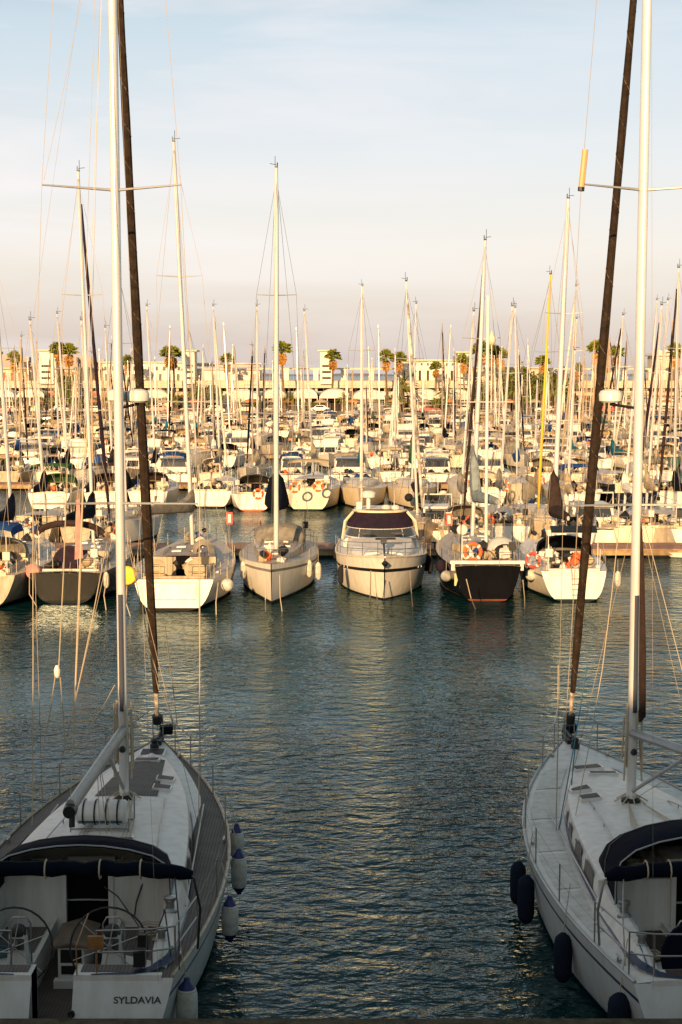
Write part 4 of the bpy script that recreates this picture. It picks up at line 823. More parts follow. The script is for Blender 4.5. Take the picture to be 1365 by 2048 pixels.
# sports cruiser lying bow out
def cruiser():
    px, wl, L, B = 770, 1206, 12.5, 4.25; X, Y = ground(px, wl, 0)
    t = thing('motor_cruiser', 'white sports cruiser lying bow out with dark windscreen cover', 'motorboat', (X, Y + L, 0), pi, G1)
    h = Hull(L, B, 1.35, 1.95, .90, .1, 1.0, fl=.42, wls=.84, wl=.88, camber=.18)
    h.hb = lambda s: max(.015, (1 - max(0, (s - .45) / .55) ** 2.7) * (.92 + .08 * min(1, s / .3))) * B / 2
    h.hull([WHITE, BLK, WHITE, ANTK], t, 22, (.65, .73)); h.deck([DECKW, DECKW], t, (.6, 4.2), 1.5, 24, rail=CREAM, railr=.05)
    q = MB(); rings = []   # raised foredeck
    for i in range(13):
        u = i / 12; y = 4.2 + 6.6 * u; w = min(1.62, h.hb(y / L) * .78); z = h.dz(y, w) - .03; H = .62 * (1 - u ** 1.6) + .05
        rings.append([(w * a, y, z + b * H + c * .12) for a, b, c in ((1, 0, 0), (.96, .6, .1), (.86, .95, .5), (.5, 1.05, .9), (0, 1.05, 1), (-.5, 1.05, .9), (-.86, .95, .5), (-.96, .6, .1), (-1, 0, 0))])
    q.loft(rings, 0, False, (False, True)); fd = q.build('foredeck', DECKW, t)
    q = MB(); q.bx(-1.7, 1.7, .3, 4.2, .5, .6); q.bx(-1.75, -1.5, .4, 4.4, .6, 1.9); q.bx(1.5, 1.75, .4, 4.4, .6, 1.9); q.build('cockpit', DECKW, t)
    for sx in (-.75, .75):
        q = MB(); q.lathe((sx, 7.6, 2.48), [(.34, 0), (.34, .02), (.30, .03)], 16); hh = q.build('deck_hatch', mat('hatch_brown', (.10, .06, .04), .4), fd)
    # windscreen and cover: curved from one side to the other, leaning aft
    def arc(z, w, y, bow, n=14): return [(w * sin(a), y + bow * cos(a) - bow, z) for a in [-pi / 2 * .98 + pi * .98 * i / n for i in range(n + 1)]]
    A = arc(2.14, 1.70, 6.9, 1.9); Bc = arc(2.52, 1.60, 6.3, 1.7); Cc = arc(2.92, 1.50, 5.5, 1.4); D = arc(3.20, 1.26, 4.9, 1.0)
    q = MB(); q.loft([A[::-1], Bc[::-1]]); q.build('windscreen', mat('screen_glass', (.05, .05, .04), .08, spec=.9), t)
    q = MB(); q.loft([Bc[::-1], Cc[::-1], D[::-1]]); q.build('windscreen_cover', PURC, t)
    q = MB(); q.tube([(p[0], p[1] + .02, p[2]) for p in D], .07, 6); q.tube([(-1.3, 4.6, 3.18), (-1.68, 4.8, 2.75), (-1.80, 4.6, 1.9)], .07, 6); q.tube([(1.3, 4.6, 3.18), (1.68, 4.8, 2.75), (1.80, 4.6, 1.9)], .07, 6)
    q.loft([[(-1.22, 4.6, 3.2), (-.6, 4.6, 3.3), (.6, 4.6, 3.3), (1.22, 4.6, 3.2)], [(-1.2, 1.6, 3.14), (-.6, 1.6, 3.24), (.6, 1.6, 3.24), (1.2, 1.6, 3.14)]]); q.build('hard_top', CREAM, t)
    q = MB()
    for i in range(len(Bc) - 1): q.lathe(Vector(Bc[i]).lerp(Vector(Bc[i + 1]), .5) + Vector((0, .03, 0)), [(.01, -.02), (.025, 0), (.01, .02)], 5, 'Y')
    for i in (4, 10): q.tube([A[i], Bc[i]], .02, 4)
    q.tube(A, .03, 5); q.tube(Bc, .018, 5); q.build('screen_frame', DECKW, t)
    q = MB(); q.lathe((.55, 4.1, 3.3), [(.1, 0), (.1, .5), (.32, .55), (.36, .75), (.2, .85)], 12); q.lathe((-.3, 4.2, 3.28), [(.2, 0), (.25, .1), (.12, .2)], 10); q.lathe((-.75, 4.2, 3.28), [(.2, 0), (.22, .12), (.1, .2)], 10); q.box((1.0, 4.2, 3.45), (.25, .2, .35)); q.tube([(.9, 4.2, 3.3), (.9, 4.2, 4.5)], .025, 5); q.build('radar_gear', DECKW, t)
    q = MB(); q.box((.0, 10.6, 2.45), (.26, .5, .2)); q.box((-.1, 10.1, 2.50), (.9, .12, .08), .2); q.tube([(0, 10.6, 2.4), (0, 12.45, 1.98)], .05, 6); q.lathe((0, 12.62, 1.72), [(.05, -.14), (.16, 0), (.04, .12)], 8); q.build('anchor_winch', BLK, t)
    up = Vector((0, 0, .62)); e = lambda y, s: Vector(h.edge(y, s, .1))
    q = MB()
    for sg in (-1, 1):
        for k in (.55, 1): q.tube([e(y, sg) + up * k for y in (5, 6.5, 8, 9.5, 11, 12, 12.3)], .018, 5)
        for y in (5, 6.5, 8, 9.5, 11, 12): q.tube([e(y, sg), e(y, sg) + up], .02, 5)
    q.build('bow_rail', STEEL, t)
    q = MB()
    for sg in (-1, 1): q.lathe((sg * 1.4, 5.5, 1.4), [(.06, -.0), (.06, .02)], 6); q.box((sg * (h.w(.72, 1.15) + .01), .72 * L, 1.15), (.03, .3, .06)); q.box((sg * (h.w(.76, 1.15) + .01), .755 * L, 1.17), (.03, .2, .06))
    q.build('side_vents', DECKW, t); gear(t, h, 1.0, 4.0, 8, random.Random(2), 1.3, z=1.2)
    return t, X, Y
cr, CX, CY = cruiser()
# fenders along that row
GM = 'fenders hung along the first row'
def fx(px, py, r=.13, ln=.6, m=None, cap=None, label='', z=.9):
    x, d = ground(px, py, z); fender(x, d, z + ln / 2, ln, r, m or FEN, cap, label, (x, d + .05, z + ln / 2 + .5), group=GM, n=8)
def ball(px, py, r, m, label, z=.9):
    x, d = ground(px, py, z); t = thing('ball_fender', label, 'fender', (x, d, z - r), 0, GM); q = MB(); q.lathe((0, 0, r), [(r * cos(a), r * sin(a)) for a in [-pi / 2 + pi * i / 8 for i in range(9)]], 12); q.tube([(0, 0, 2 * r), (0, 0, 2 * r + .5)], .015, 4); q.build('ball', m, t)
fx(213, 1160, .12, .7, label='short white fender on the right side of the dark grey boat', z=.95); fx(437, 1162, .15, .95, label='long white fender on the right side of the beige wheel boat'); ball(455, 1170, .28, FEN, 'white ball fender hanging right of the beige wheel boat')
for px, py, lb in ((466, 1128, 'white fender on the far left flank of the bow-out white sailboat'), (487, 1140, 'white fender forward on the left flank of the bow-out white sailboat'), (619, 1137, 'white fender forward on the right flank of the bow-out white sailboat'), (637, 1142, 'white fender further aft on the right flank of the bow-out white sailboat')): fx(px, py, .13, .8, label=lb, z=1.0)
for px, py, lb in ((682, 1150, 'dark fender on the left side of the sports cruiser'), (853, 1125, 'dark fender high on the right side of the sports cruiser'), (861, 1130, 'dark fender furthest aft on the right side of the sports cruiser')): fx(px, py, .12, .85, FENK, None, lb)
ball(893, 1152, .25, FEN, 'white ball fender left of the black hull'); ball(1062, 1150, .25, FEN, 'white ball fender between the black hull and blue striped boat'); ball(884, 1132, .28, PURC, 'dark covered ball fender left of the black hull', 1.3)
fx(1236, 1158, .14, .7, label='white fender on the right side of the blue striped boat', z=.8); fx(672, 1105, .13, .8, FENK, None, 'dark fender hanging off the pontoon left of the cruiser', z=.7)
# pale mooring lines dropping into the water from the first row
k = 0
for (x0, y0, x1, y1, z0, lb) in ((255, 1165, 262, 1235, 1.1, 'left stern of the white sailboat'), (437, 1165, 433, 1232, 1.1, 'right stern of the white sailboat'), (533, 1160, 532, 1225, 1.4, 'left bow of the bow-out sailboat'), (560, 1150, 565, 1225, 1.4, 'right bow of the bow-out sailboat'),
                             (742, 1142, 740, 1205, 1.7, 'left bow of the cruiser'), (820, 1142, 826, 1215, 1.7, 'right bow of the cruiser'), (750, 1145, 757, 1212, 1.6, 'inner left bow of the cruiser'), (933, 1158, 952, 1220, 1.5, 'left stern of the black ketch'), (1046, 1160, 1050, 1220, 1.5, 'right stern of the black ketch'), (60, 1150, 75, 1215, 1.2, 'left stern of the dark grey boat'), (215, 1150, 213, 1222, 1.2, 'right stern of the dark grey boat')):
    X0, Y0 = ground(x0, y0, z0); X1, Y1 = ground(x1, y1, -.05); q = MB(); q.tube([(X0, Y0 - .05, z0), ((X0 * .6 + X1 * .4), min(Y0, Y1) * .5 + max(Y0, Y1) * .5 - .6, z0 * .45), (X1, Y1, -.05)], .022, 5); tag(q.build('mooring_line', ROPE), 'pale mooring line running into the water from the ' + lb, 'mooring line', 'mooring lines of the first row')

# ------------------------------------------------------------ pontoons
PONT = [(79.3, 82.3), (125.5, 128.5), (170.5, 173.5), (215.5, 218.5), (260.5, 263.5)]
PD = mat('pontoon_planks', (.42, .25, .18), .85, noise=.35, nscale=1.5); PS = mat('pontoon_side', (.44, .31, .16), .9, noise=.5, nscale=2.5)
ORDS = ['first', 'second', 'third', 'fourth', 'fifth']
for i, (a, b) in enumerate(PONT):
    w = .24 * b + 12
    t = thing('pontoon', ORDS[i] + ' floating pontoon counted from the near yachts, planked top and worn sides', 'pontoon', (0, a, 0), 0, 'floating pontoons')
    q = MB(); q.bx(-w, w, .04, b - a - .04, .12, .40); q.build('pontoon_hull', PS, t); q = MB(); q.bx(-w, w, 0, b - a, .401, .47); q.build('planking', PD, t)
    q = MB()
    for k in range(int(w / 3)): x = -w + 6 * k; q.bx(x, x + 2.6, .1, b - a - .1, -.3, .115)
    q.build('floats', ANTK, t)
    if i == 0:
        for k, x in enumerate((-19, -13.6, -9.2, -3.0, 2.0, 5.0, 10.3, 16)):
            q = MB(); q.tube([(0, 0, .47), (0, 0, .75)], .05, 6); q.box((0, 0, .78), (.34, .12, .08)); tag(q.build('mooring_cleat', BLK, None, (x, a + .3, 0)), 'black mooring cleat on the edge of the first pontoon', 'cleat', 'cleats on the first pontoon')
def red_post(px, py, z, lb):
    x, d = ground(px, py, z); t = thing('fire_point', lb, 'fire point', (x, d, .47), 0, 'red fire points on the pontoons')
    q = MB(); q.tube([(0, 0, 0), (0, 0, 1.0)], .05, 6); q.build('post', STEEL, t); q = MB(); q.box((0, 0, 1.35), (.34, .22, .66)); q.build('cabinet', RED, t); q = MB(); q.box((0, -.12, 1.35), (.17, .02, .46)); q.build('cabinet_door', DECKW, t)
red_post(460, 1084, .5, 'red and white fire cabinet standing right of the white sailboat'); red_post(898, 1087, .5, 'red fire cabinet left of the black ketch')
# small dinghy by the right pontoon
x, d = ground(1338, 1113, 0); q = MB(); t = thing('dinghy', 'tiny white dinghy afloat under the pontoon at the right', 'dinghy', (x, d, 0), 1.2)
q.loft([[(w * k, y, z) for w, z in ((-.5, .28), (-.4, .02), (.4, .02), (.5, .28))] for y, k in ((-.9, .8), (0, 1), (.7, .8), (1.1, .1))]); q.build('dinghy_hull', WHITE, t); q = MB(); q.box((0, 0, .2), (.85, .2, .03)); q.build('thwart', WOODM, t)
# ------------------------------------------------------------ the rows behind
ON = ['first', 'second', 'third', 'fourth', 'fifth', 'sixth', 'seventh', 'eighth', 'ninth', 'tenth', 'eleventh', 'twelfth', 'thirteenth', 'fourteenth', 'fifteenth', 'sixteenth', 'seventeenth', 'eighteenth',
      'nineteenth', 'twentieth', 'twenty-first', 'twenty-second', 'twenty-third', 'twenty-fourth', 'twenty-fifth', 'twenty-sixth', 'twenty-seventh', 'twenty-eighth', 'twenty-ninth', 'thirtieth', 'thirty-first', 'thirty-second', 'thirty-third', 'thirty-fourth', 'thirty-fifth', 'thirty-sixth']
def far_row(Y, side, prow, specs, rs, lod, smin=3.2, smax=4.1, motorp=.22, gap=.01):
    rr = random.Random(rs); W2 = .2275 * (Y + 8) + 3; grp = 'boats moored on the %s side of the %s pontoon' % (side, ORDS[prow])
    occ = []; items = []
    for s in specs:
        X = (s['px'] - 682.5) / F * (Y * cos(PIT) + CAMH * sin(PIT)); hw = s.get('B', 3.8) / 2; occ.append((X - hw - .25, X + hw + .25)); items.append((X, s))
    x = -W2
    while x < W2:
        step = rr.uniform(smin, smax); B = step - rr.uniform(.25, .6); B = min(B, 4.1); c = x + step / 2
        if not any(a < c + B / 2 and c - B / 2 < b for a, b in occ):
            if rr.random() > gap: items.append((c, None)); 
            occ.append((c - B / 2, c + B / 2))
            items[-1] = items[-1] if items[-1][1] is not None else (c, dict(rand=True, B=B))
            x += step
        else: x += .5
    items.sort(key=lambda q: q[0])
    for k, (X, s) in enumerate(items):
        s = dict(s); yy = Y + rr.uniform(-1.8, 1.4); B = s.get('B', 3.8)
        if s.pop('rand', False):
            mot = rr.random() < motorp
            face = 'B' if rr.random() < .3 else 'S'
            hc = rr.choices([WHITE, CREAM, NAVYH, DGREY, BLACKH, REDH, GREENH], [70, 22, 3, 2, 1, 1, 1])[0]
            if mot: s = dict(mot=True, B=min(B, 3.6), L=rr.uniform(8, 10.5), face=face, hull=hc, canopy=rr.choice((None, WHC, WHC, BLUC, BEIC)), fly=rr.random() < .35)
            else:
                L = rr.uniform(8.0, 12.6)
                s = dict(B=B, L=L, face=face, hull=hc, mh=rr.uniform(11.5, 15.2) * (L / 11.5), genoa=rr.choice((None, [WHC], [WHC], [NAVY], [BRCAN], [BEIC])), cover=rr.choice((NAVY, BLUC, WHC, BEIC, GRYC, BRCAN, TEALC, BEIC, WHC, GRNC)),
                         hood=rr.choice((None, NAVY, BLUC, GRYC, BEIC, WHC)), bimi=rr.choice((None, None, NAVY, BEIC, WHC, BEIC)) if face == 'S' else None, deck=rr.choice((DECKF, DECKF, DGREY)), boot=rr.choice((ANTK, BOOTB, ANTI, ANTK)), spr=rr.choice((1, 2)), mm=rr.choice((ALU, ALU, ALU, TANM, DIMM)),
                         zs=rr.uniform(1.0, 1.3), zb=rr.uniform(1.3, 1.65), boomrz=rr.uniform(-.12, .12))
        s.pop('px', None); mh = s.pop('mh', None); tp = s.pop('top', None); mot = s.pop('mot', False); face = s.get('face', 'S')
        hn = HN[(s.get('hull') or WHITE).name]; where = '%s from left, %s side of %s pontoon' % (ON[k] if k < len(ON) else 'last', side, ORDS[prow])
        if mot:
            ft = ('with %s canopy' % HN[s['canopy'].name]) if s.get('canopy') else ('with flybridge' if s.get('fly') else 'with open cockpit')
            motor(X * 10 + 700, int(Y * 5), xy=(X, yy), label='%s motorboat %s, %s' % (hn, ft, where), group=grp, lod=lod, yaw=rr.uniform(-.02, .02), **s)
        else:
            L = s.get('L', 12); mf = s.get('mastf', .56); dm = yy + (L * mf if face == 'S' else L * (1 - mf))
            if tp is None:
                xm = X + rr.uniform(-.25, .25); depth = dm * cos(PIT); pxm = 682.5 + F * xm / (dm * cos(PIT) - (mh - CAMH) * sin(PIT)); tp = (pxm, 1024 - F * tan(PIT + atan((mh - CAMH) / dm)) ) if mh is not None else None
            cv = s.get('cover'); ft = 'with %s sail cover' % HN[cv.name] if cv else ('with %s hood' % HN[s['hood'].name] if s.get('hood') else 'with bare boom')
            sailer(X * 10 + 700, int(Y * 5), xy=(X, yy), top=tp, label='%s sailboat %s, %s' % (hn, ft, where), group=grp, lod=lod, yaw=rr.uniform(-.06, .06), mr=s.pop('mr', .066 + .0001 * Y), gearn=s.pop('gearn', 5), **s)
# far side of the first pontoon: mostly small craft, water showing between them
def A(px, **k): return dict(px=px, **k)
ap = [A(238, B=3.3, L=9.5, hull=WHITE, deck=DGREY, top=(243, 520), face='B', genoa=None, cover=NAVY), A(1015, B=3.6, L=11, hull=WHITE, deck=DGREY, top=(1063, 612), cover=GRYC), A(930, B=3.4, L=10, hull=CREAM, deck=DGREY, top=(949, 622), cover=GRYC, hood=GRYC),
      A(832, B=3.3, L=9, hull=DGREY, deck=DGREY, top=(787, 562), genoa=[mat('striped_sail', (.03, .03, .03), .8, col2=(.7, .65, .55), nscale=1.2)], cover=PURC, face='B'), A(1095, B=3.6, L=12, hull=CREAM, top=(1091, 548), mm=YELM, cover=BEIC, face='B', genoa=None),
      A(1205, mot=True, B=3.4, L=8.5, hull=WHITE, canopy=None), A(60, B=3.5, L=10, hull=DGREY, deck=DGREY, top=(58, 640), cover=NAVY), A(1320, B=3.5, L=11, hull=DGREY, top=(1345, 610), cover=BEIC, genoa=[PURC]), A(1140, B=3.0, L=8.5, top=(1150, 700), cover=BEIC, deck=DGREY), A(1268, B=3.0, L=8, top=(1275, 690), cover=WHC, hull=CREAM), A(880, mot=True, B=2.4, L=6, canopy=None), A(165, B=3.2, L=9, top=(163, 640), cover=PURC, hull=DGREY, deck=DGREY), A(1385, B=3.5, L=11, hull=WHITE, top=(1358, 535), cover=NAVY, genoa=[BRCAN])]
def fixed_row(Y, side, prow, specs, lod, rs):
    far_row(Y, side, prow, specs, rs, lod, smin=1000, smax=1001, gap=2)
fixed_row(83.2, 'far', 0, ap, 1, 1)
b = [A(100, B=4.0, L=12.5, top=(104, 627), hull=WHITE, hood=GRNC, bimi=GRNC, cover=NAVY, ladder=False), A(208, B=3.7, L=12, top=(211, 655), hull=WHITE, hood=BRCAN, bimi=BRCAN, cover=BRCAN), A(292, B=3.8, L=12, top=(294, 612), hull=WHITE, boot=ANTI, bottom=ANTI, hood=BRCAN, cover=NAVY),
     A(418, B=4.0, L=12.5, top=(427, 612), hull=WHITE, cover=GRYC, genoa=[WHC]), A(508, B=3.7, L=11, top=(514, 612), hull=WHITE, boot=BOOTO, bottom=BOOTO, cover=BEIC, hood=BLK, ladder=False), A(617, B=4.3, L=13.5, top=(609, 622), hull=CREAM, bimi=BEIC, cover=BEIC, zs=1.5, zb=1.9),
     A(722, B=4.1, L=13.5, top=(722, 572), hull=CREAM, face='B', cover=TEALC, collar=1.6, mr=.13), A(836, B=3.9, L=12.5, top=(837, 607), hull=CREAM, face='B', cover=GRNC, collar=2.4), A(975, B=4.2, L=12.5, top=(968, 600), hull=WHITE, hood=WHC, cover=LBLC, genoa=[BRCAN], zs=1.4, zb=1.8),
     A(1062, B=4.2, L=13, top=(1041, 615), hull=CREAM, cover=BLUC, face='B', zb=1.9), A(1158, B=3.6, L=11.5, top=(1153, 572), hull=WHITE, bimi=BLUC, cover=WHC, genoa=[WHC]), A(1200, B=.4, L=4, top=(1209, 528), hull=TEALC) ,
     A(1262, B=4.6, L=15, top=(1265, 630), hull=BLACKH, cover=TEALC, zs=1.9, zb=2.2, genoa=[BRCAN], gearn=12), A(1345, B=3.9, L=12, top=(1352, 600), hull=WHITE, cover=BEIC, boot=BOOTB)]
b = [s for s in b if s['B'] > 1]
far_row(107.5, 'near', 1, b, 11, 1, gap=.0)
far_row(129.5, 'far', 1, [A(700, B=3.9, mot=True, L=10, canopy=BEIC), A(985, B=4.0, mot=True, L=11, canopy=WHC, fly=True), A(1320, B=4.4, L=12, cover=LBLC, hood=LBLC, top=(1325, 600))], 12, 1)
far_row(153, 'near', 2, [A(38, B=4.0, mot=True, L=10.5, canopy=WHC), A(140, B=4.2, mot=True, L=10.5, fly=True), A(385, B=3.6, L=11, top=(362, 650), cover=NAVY, face='B'), A(445, B=3.4, L=11, top=(443, 645), hood=NAVY, cover=WHC), A(590, B=3.6, L=11, top=(593, 655), cover=BEIC), A(760, B=3.5, L=10, top=(757, 650), cover=WHC),
                         A(830, B=3.6, mot=True, L=10, canopy=GRYC), A(905, B=4.2, L=12, top=(902, 650), cover=NAVY, hull=CREAM), A(1125, B=4.4, mot=True, L=11.5, hull=WHITE, canopy=None)], 13, 0)
far_row(174.5, 'far', 2, [A(470, B=4.6, mot=True, L=11, canopy=None, fly=True)], 14, 0)
far_row(197.5, 'near', 3, [A(640, B=3.8, mot=True, L=9, canopy=NAVY), A(820, B=4.4, mot=True, L=11, canopy=BLK if False else NAVY, fly=True)], 15, 0)
far_row(219.5, 'far', 3, [], 16, 0)
far_row(242.5, 'near', 4, [], 17, 0)
far_row(264.5, 'far', 4, [], 18, 0, motorp=.35)
# dark round fenders and rings on the second row
for px, py, lb in ((818, 995, 'leftmost'), (842, 998, 'second from left'), (857, 995, 'third from left'), (872, 993, 'rightmost')): ball(px, py, .30, FENK, lb + ' of the four dark teardrop fenders on the cream bow', 1.0)
for px, py, lb, z in ((590, 975, 'orange life ring at the left stern rail of the big cream boat', 1.9), (637, 973, 'orange life ring at the right stern rail of the big cream boat', 1.9), (517, 988, 'orange life ring on the orange bottomed boat', 1.5), (20, 910, 'orange ring at the stern of the far left motorboat', 1.5), (1010, 972, 'orange life ring on the stern rail right of the pale blue cover', 1.9), (1080, 960, 'orange ring behind the yellow mast', 1.9)):
    x, d = ground(px, py, z); ring_buoy((x, d, z), .32, 0, 0, lb)
# ------------------------------------------------------------ far quay, promenade, palms
LAND = mat('quay_paving', (.34, .28, .21), .9, noise=.3, nscale=.3)
q = MB(); q.bx(-260, 260, 296, 372, -1, 1.5); tag(q.build('ground', LAND), kind='structure')
q = MB(); q.bx(-260, 260, 295.7, 295.99, -.5, 1.3); tag(q.build('quay_wall', PS), 'weathered stone quay wall behind the last boats', 'wall')
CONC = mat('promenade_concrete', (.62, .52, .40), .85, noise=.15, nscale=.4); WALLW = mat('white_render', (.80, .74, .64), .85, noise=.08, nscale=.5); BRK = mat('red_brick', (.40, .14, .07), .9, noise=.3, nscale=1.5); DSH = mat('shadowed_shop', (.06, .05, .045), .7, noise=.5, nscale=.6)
BLF = mat('blue_fascia', (.04, .07, .16), .6); RDF = mat('red_fascia', (.50, .06, .04), .6); GRW = mat('pale_green_wall', (.40, .45, .33), .8)
def wx(px, d, z=5): return (px - 682.5) / F * (d * cos(PIT) + (CAMH - z) * sin(PIT))
def wz(py, d): return CAMH - d * tan(atan((py - 1024) / F) + PIT)
# raised promenade: deck slab on columns with a parapet
D0 = 340
t = thing('raised_promenade', 'long concrete promenade deck on columns along the far quay', 'promenade', (0, D0, 1.5))
zd = wz(771, D0) - 1.5; x0, x1 = wx(-80, D0), wx(1450, D0)
q = MB(); q.bx(x0, x1, 0, 14, zd - .55, zd); q.bx(x0, x1, -.1, .15, zd, zd + 1.0); q.build('deck_slab', CONC, t)
q = MB()
for i in range(44): x = x0 + (x1 - x0) * (i + .5) / 44; q.bx(x - .3, x + .3, .6, 1.2, 0, zd - .56)
q.build('columns', CONC, t)
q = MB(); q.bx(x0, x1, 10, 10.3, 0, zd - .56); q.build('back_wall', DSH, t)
q = MB(); zb2 = wz(761, D0) - 1.5; q.bx(x0, x1, .3, .4, zd + .9, zb2); q.build('parapet', mat('parapet_brown', (.42, .28, .17), .9), t)
# shop fronts under the deck: bays of alternating colour
rr = random.Random(5); D1 = 334
for i in range(26):
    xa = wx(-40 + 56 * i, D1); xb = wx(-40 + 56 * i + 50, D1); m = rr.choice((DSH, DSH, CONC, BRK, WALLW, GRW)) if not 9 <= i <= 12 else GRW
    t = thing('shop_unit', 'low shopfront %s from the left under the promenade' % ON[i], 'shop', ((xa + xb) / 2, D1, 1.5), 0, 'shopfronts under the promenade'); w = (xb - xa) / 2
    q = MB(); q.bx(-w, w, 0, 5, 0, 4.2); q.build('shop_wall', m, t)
    for k in range(3): c = -w + w * 2 * (k + .5) / 3; q = MB(); q.bx(c - w * .25, c + w * .25, -.06, .0, .2, 2.9); q.build('window', GLS if m is not DSH else CONC, t)
    q = MB(); q.bx(-w, w, -.8, -.01, 3.3, 4.0); q.build('fascia', (RDF if i < 5 else (BLF if 10 <= i <= 13 else rr.choice((CONC, WALLW, BEIC)))), t)
# white vaulted terraces in front of the shops
def tent(px0, px1, ytop, ybot, label, d=326, n=1):
    xa, xb = wx(px0, d), wx(px1, d); zt, zb_ = wz(ytop, d) - 1.5, wz(ybot, d) - 1.5; w = (xb - xa) / 2
    t = thing('canopy_tent', label, 'tent', ((xa + xb) / 2, d, 1.5), 0, 'white canopies along the quay'); q = MB(); rings = []
    for y, k in ((0, .9), (.3, 1), (5, 1), (5.4, .8)): rings.append([(w * cos(a), y, zb_ + (zt - zb_) * k * sin(a)) for a in [pi * i / 12 for i in range(13)]])
    q.loft(rings); q.poly([(p[0] * .99, .31, p[2] * 1.0) for p in rings[1]]); q.bx(-w, w, -.02, .1, zb_ - .5, zb_); q.build('roof', WHC, t)
    for k in range(5): x = -w + 2 * w * k / 4; q = MB(); q.tube([(x, .1, 0), (x, .1, zb_)], .09, 5); q.build('post', WALLW, t)
    q = MB(); q.bx(-w * .96, w * .96, 4.2, 4.3, 0, zb_ - .5); q.build('back_screen', WHC if n == 1 else DSH, t)
for i, (a, b_, c, e_, n) in enumerate(((-30, 28, 777, 790, 0), (34, 88, 777, 790, 0), (112, 160, 778, 790, 0), (284, 336, 778, 792, 1), (445, 520, 778, 800, 1), (524, 572, 777, 792, 0), (585, 635, 775, 792, 0), (640, 700, 777, 792, 0), (706, 770, 778, 794, 1), (822, 880, 777, 795, 1), (884, 945, 777, 795, 1), (1290, 1360, 795, 806, 1))):
    tent(a, b_, c, e_, 'white vaulted canopy %s from the left on the far quay' % ON[i], n=n)
def block(px0, px1, ytop, ybot, d, dep, label, wins=(), m=None, name='promenade_building', roof=True, cols=0, over=.6):
    xa, xb = wx(px0, d), wx(px1, d); zt, zb_ = wz(ytop, d), wz(ybot, d); w = (xb - xa) / 2; t = thing(name, label, 'building', ((xa + xb) / 2, d, zb_)); H = zt - zb_
    q = MB(); q.bx(-w, w, 0, dep, 0, H); wo = q.build('wall', m or WALLW, t)
    if roof: q = MB(); q.bx(-w - over, w + over, -over, dep + .3, H + .004, H + .35); q.build('roof', CONC, t)
    for (n, y0, y1, fx_, mm) in wins:
        za, zc = wz(y1, d) - zb_, wz(y0, d) - zb_
        for k in range(n): c = -w + 2 * w * (k + .5) / n; q = MB(); q.bx(c - w / n * fx_, c + w / n * fx_, -.08, .0, za, zc); q.build('window', mm, t)
    return t
WG = mat('far_glass', (.10, .10, .10), .2)
for i, (a, b_, yt, yb, lb) in enumerate(((80, 108, 702, 768, 'white stair tower rising behind the paired palms'), (368, 390, 703, 768, 'white stair tower right of the twin palms'), (641, 666, 703, 768, 'white stair tower beside the centre right palm'), (916, 942, 706, 768, 'cream stair tower behind the palm group right of centre'))):
    block(a, b_, yt, yb, 339, 6, lb, [(1, 730, 734, .7, DSH), (1, 742, 746, .7, DSH), (1, 754, 758, .7, DSH)], name='stair_tower')
block(-60, 80, 738, 768, 345, 8, 'brick fronted upper gallery at the far left', [(9, 745, 762, .36, BRK)], m=CONC, cols=9)
block(109, 200, 738, 768, 345, 8, 'brick fronted gallery right of the first white tower', [(6, 744, 764, .40, BRK)], m=CONC)
block(205, 366, 726, 768, 346, 10, 'two storey cream building behind the second group of masts', [(11, 733, 741, .38, WG), (9, 748, 764, .3, WG)])
block(391, 520, 740, 768, 345, 9, 'long low white pavilion left of the central palm', [(5, 748, 760, .44, mat('grey_blind', (.42, .36, .33), .8))])
block(380, 520, 729, 733, 352, 4, 'open upper terrace roof behind the white pavilion', m=CONC)
block(800, 912, 722, 768, 346, 10, 'cream building with tall dark windows right of the striped mast', [(9, 726, 731, .3, WG), (7, 741, 764, .28, DSH)])
block(943, 1085, 737, 768, 346, 10, 'cream gallery building behind the pale lantern', [(12, 742, 758, .34, WG)], m=CONC)
block(1305, 1420, 738, 768, 344, 9, 'cream lower wing of the far right building', [(6, 744, 764, .3, CONC)])
t = block(1308, 1350, 712, 738, 352, 8, 'cream roof block with three light scoops at the far right', [], m=CONC)
for k in range(3):
    q = MB(); x = -1.9 + 1.7 * k; q.add([(x, -.02, 3), (x + 1.3, -.02, 3), (x + 1.3, 3, 3), (x, 3, 3), (x, -.02, 4.6), (x + 1.3, 3, 4.6), (x, 3, 4.6), (x + 1.3, -.02, 4.2)], [(0, 1, 7, 4), (1, 2, 5, 7), (4, 7, 5, 6), (0, 4, 6, 3), (3, 6, 5, 2)]); q.build('roof_scoop', WALLW, t)
# promenade pylons in the gap where the open sea shows
for i, px in enumerate((573, 632, 687, 743, 1160, 1190, 1220, 1248, 1280, 1302)):
    d = 341; q = MB(); z0, z1 = wz(768, d), wz(741, d); q.bx(-.55, .55, 0, 1.1, 0, z1 - z0); q.bx(-.75, .75, -.2, 1.3, z1 - z0 + .003, z1 - z0 + .3); tag(q.build('promenade_pier', WALLW, None, (wx(px, d), d, z0)), 'white square pier %s from the left on the open promenade' % ON[i], 'pier', 'white piers on the open promenade')
q = MB(); q.bx(wx(520, 341), wx(800, 341), 0, .25, 0, .35); tag(q.build('pergola_beam', CONC, None, (0, 341.4, wz(739, 341))), 'thin cream beam over the sea view left of centre', 'beam'); q = MB(); q.bx(wx(1085, 341), wx(1305, 341), 0, .25, 0, .3); tag(q.build('pergola_beam', CONC, None, (0, 341.4, wz(739, 341))), 'thin cream beam over the sea view at right', 'beam')
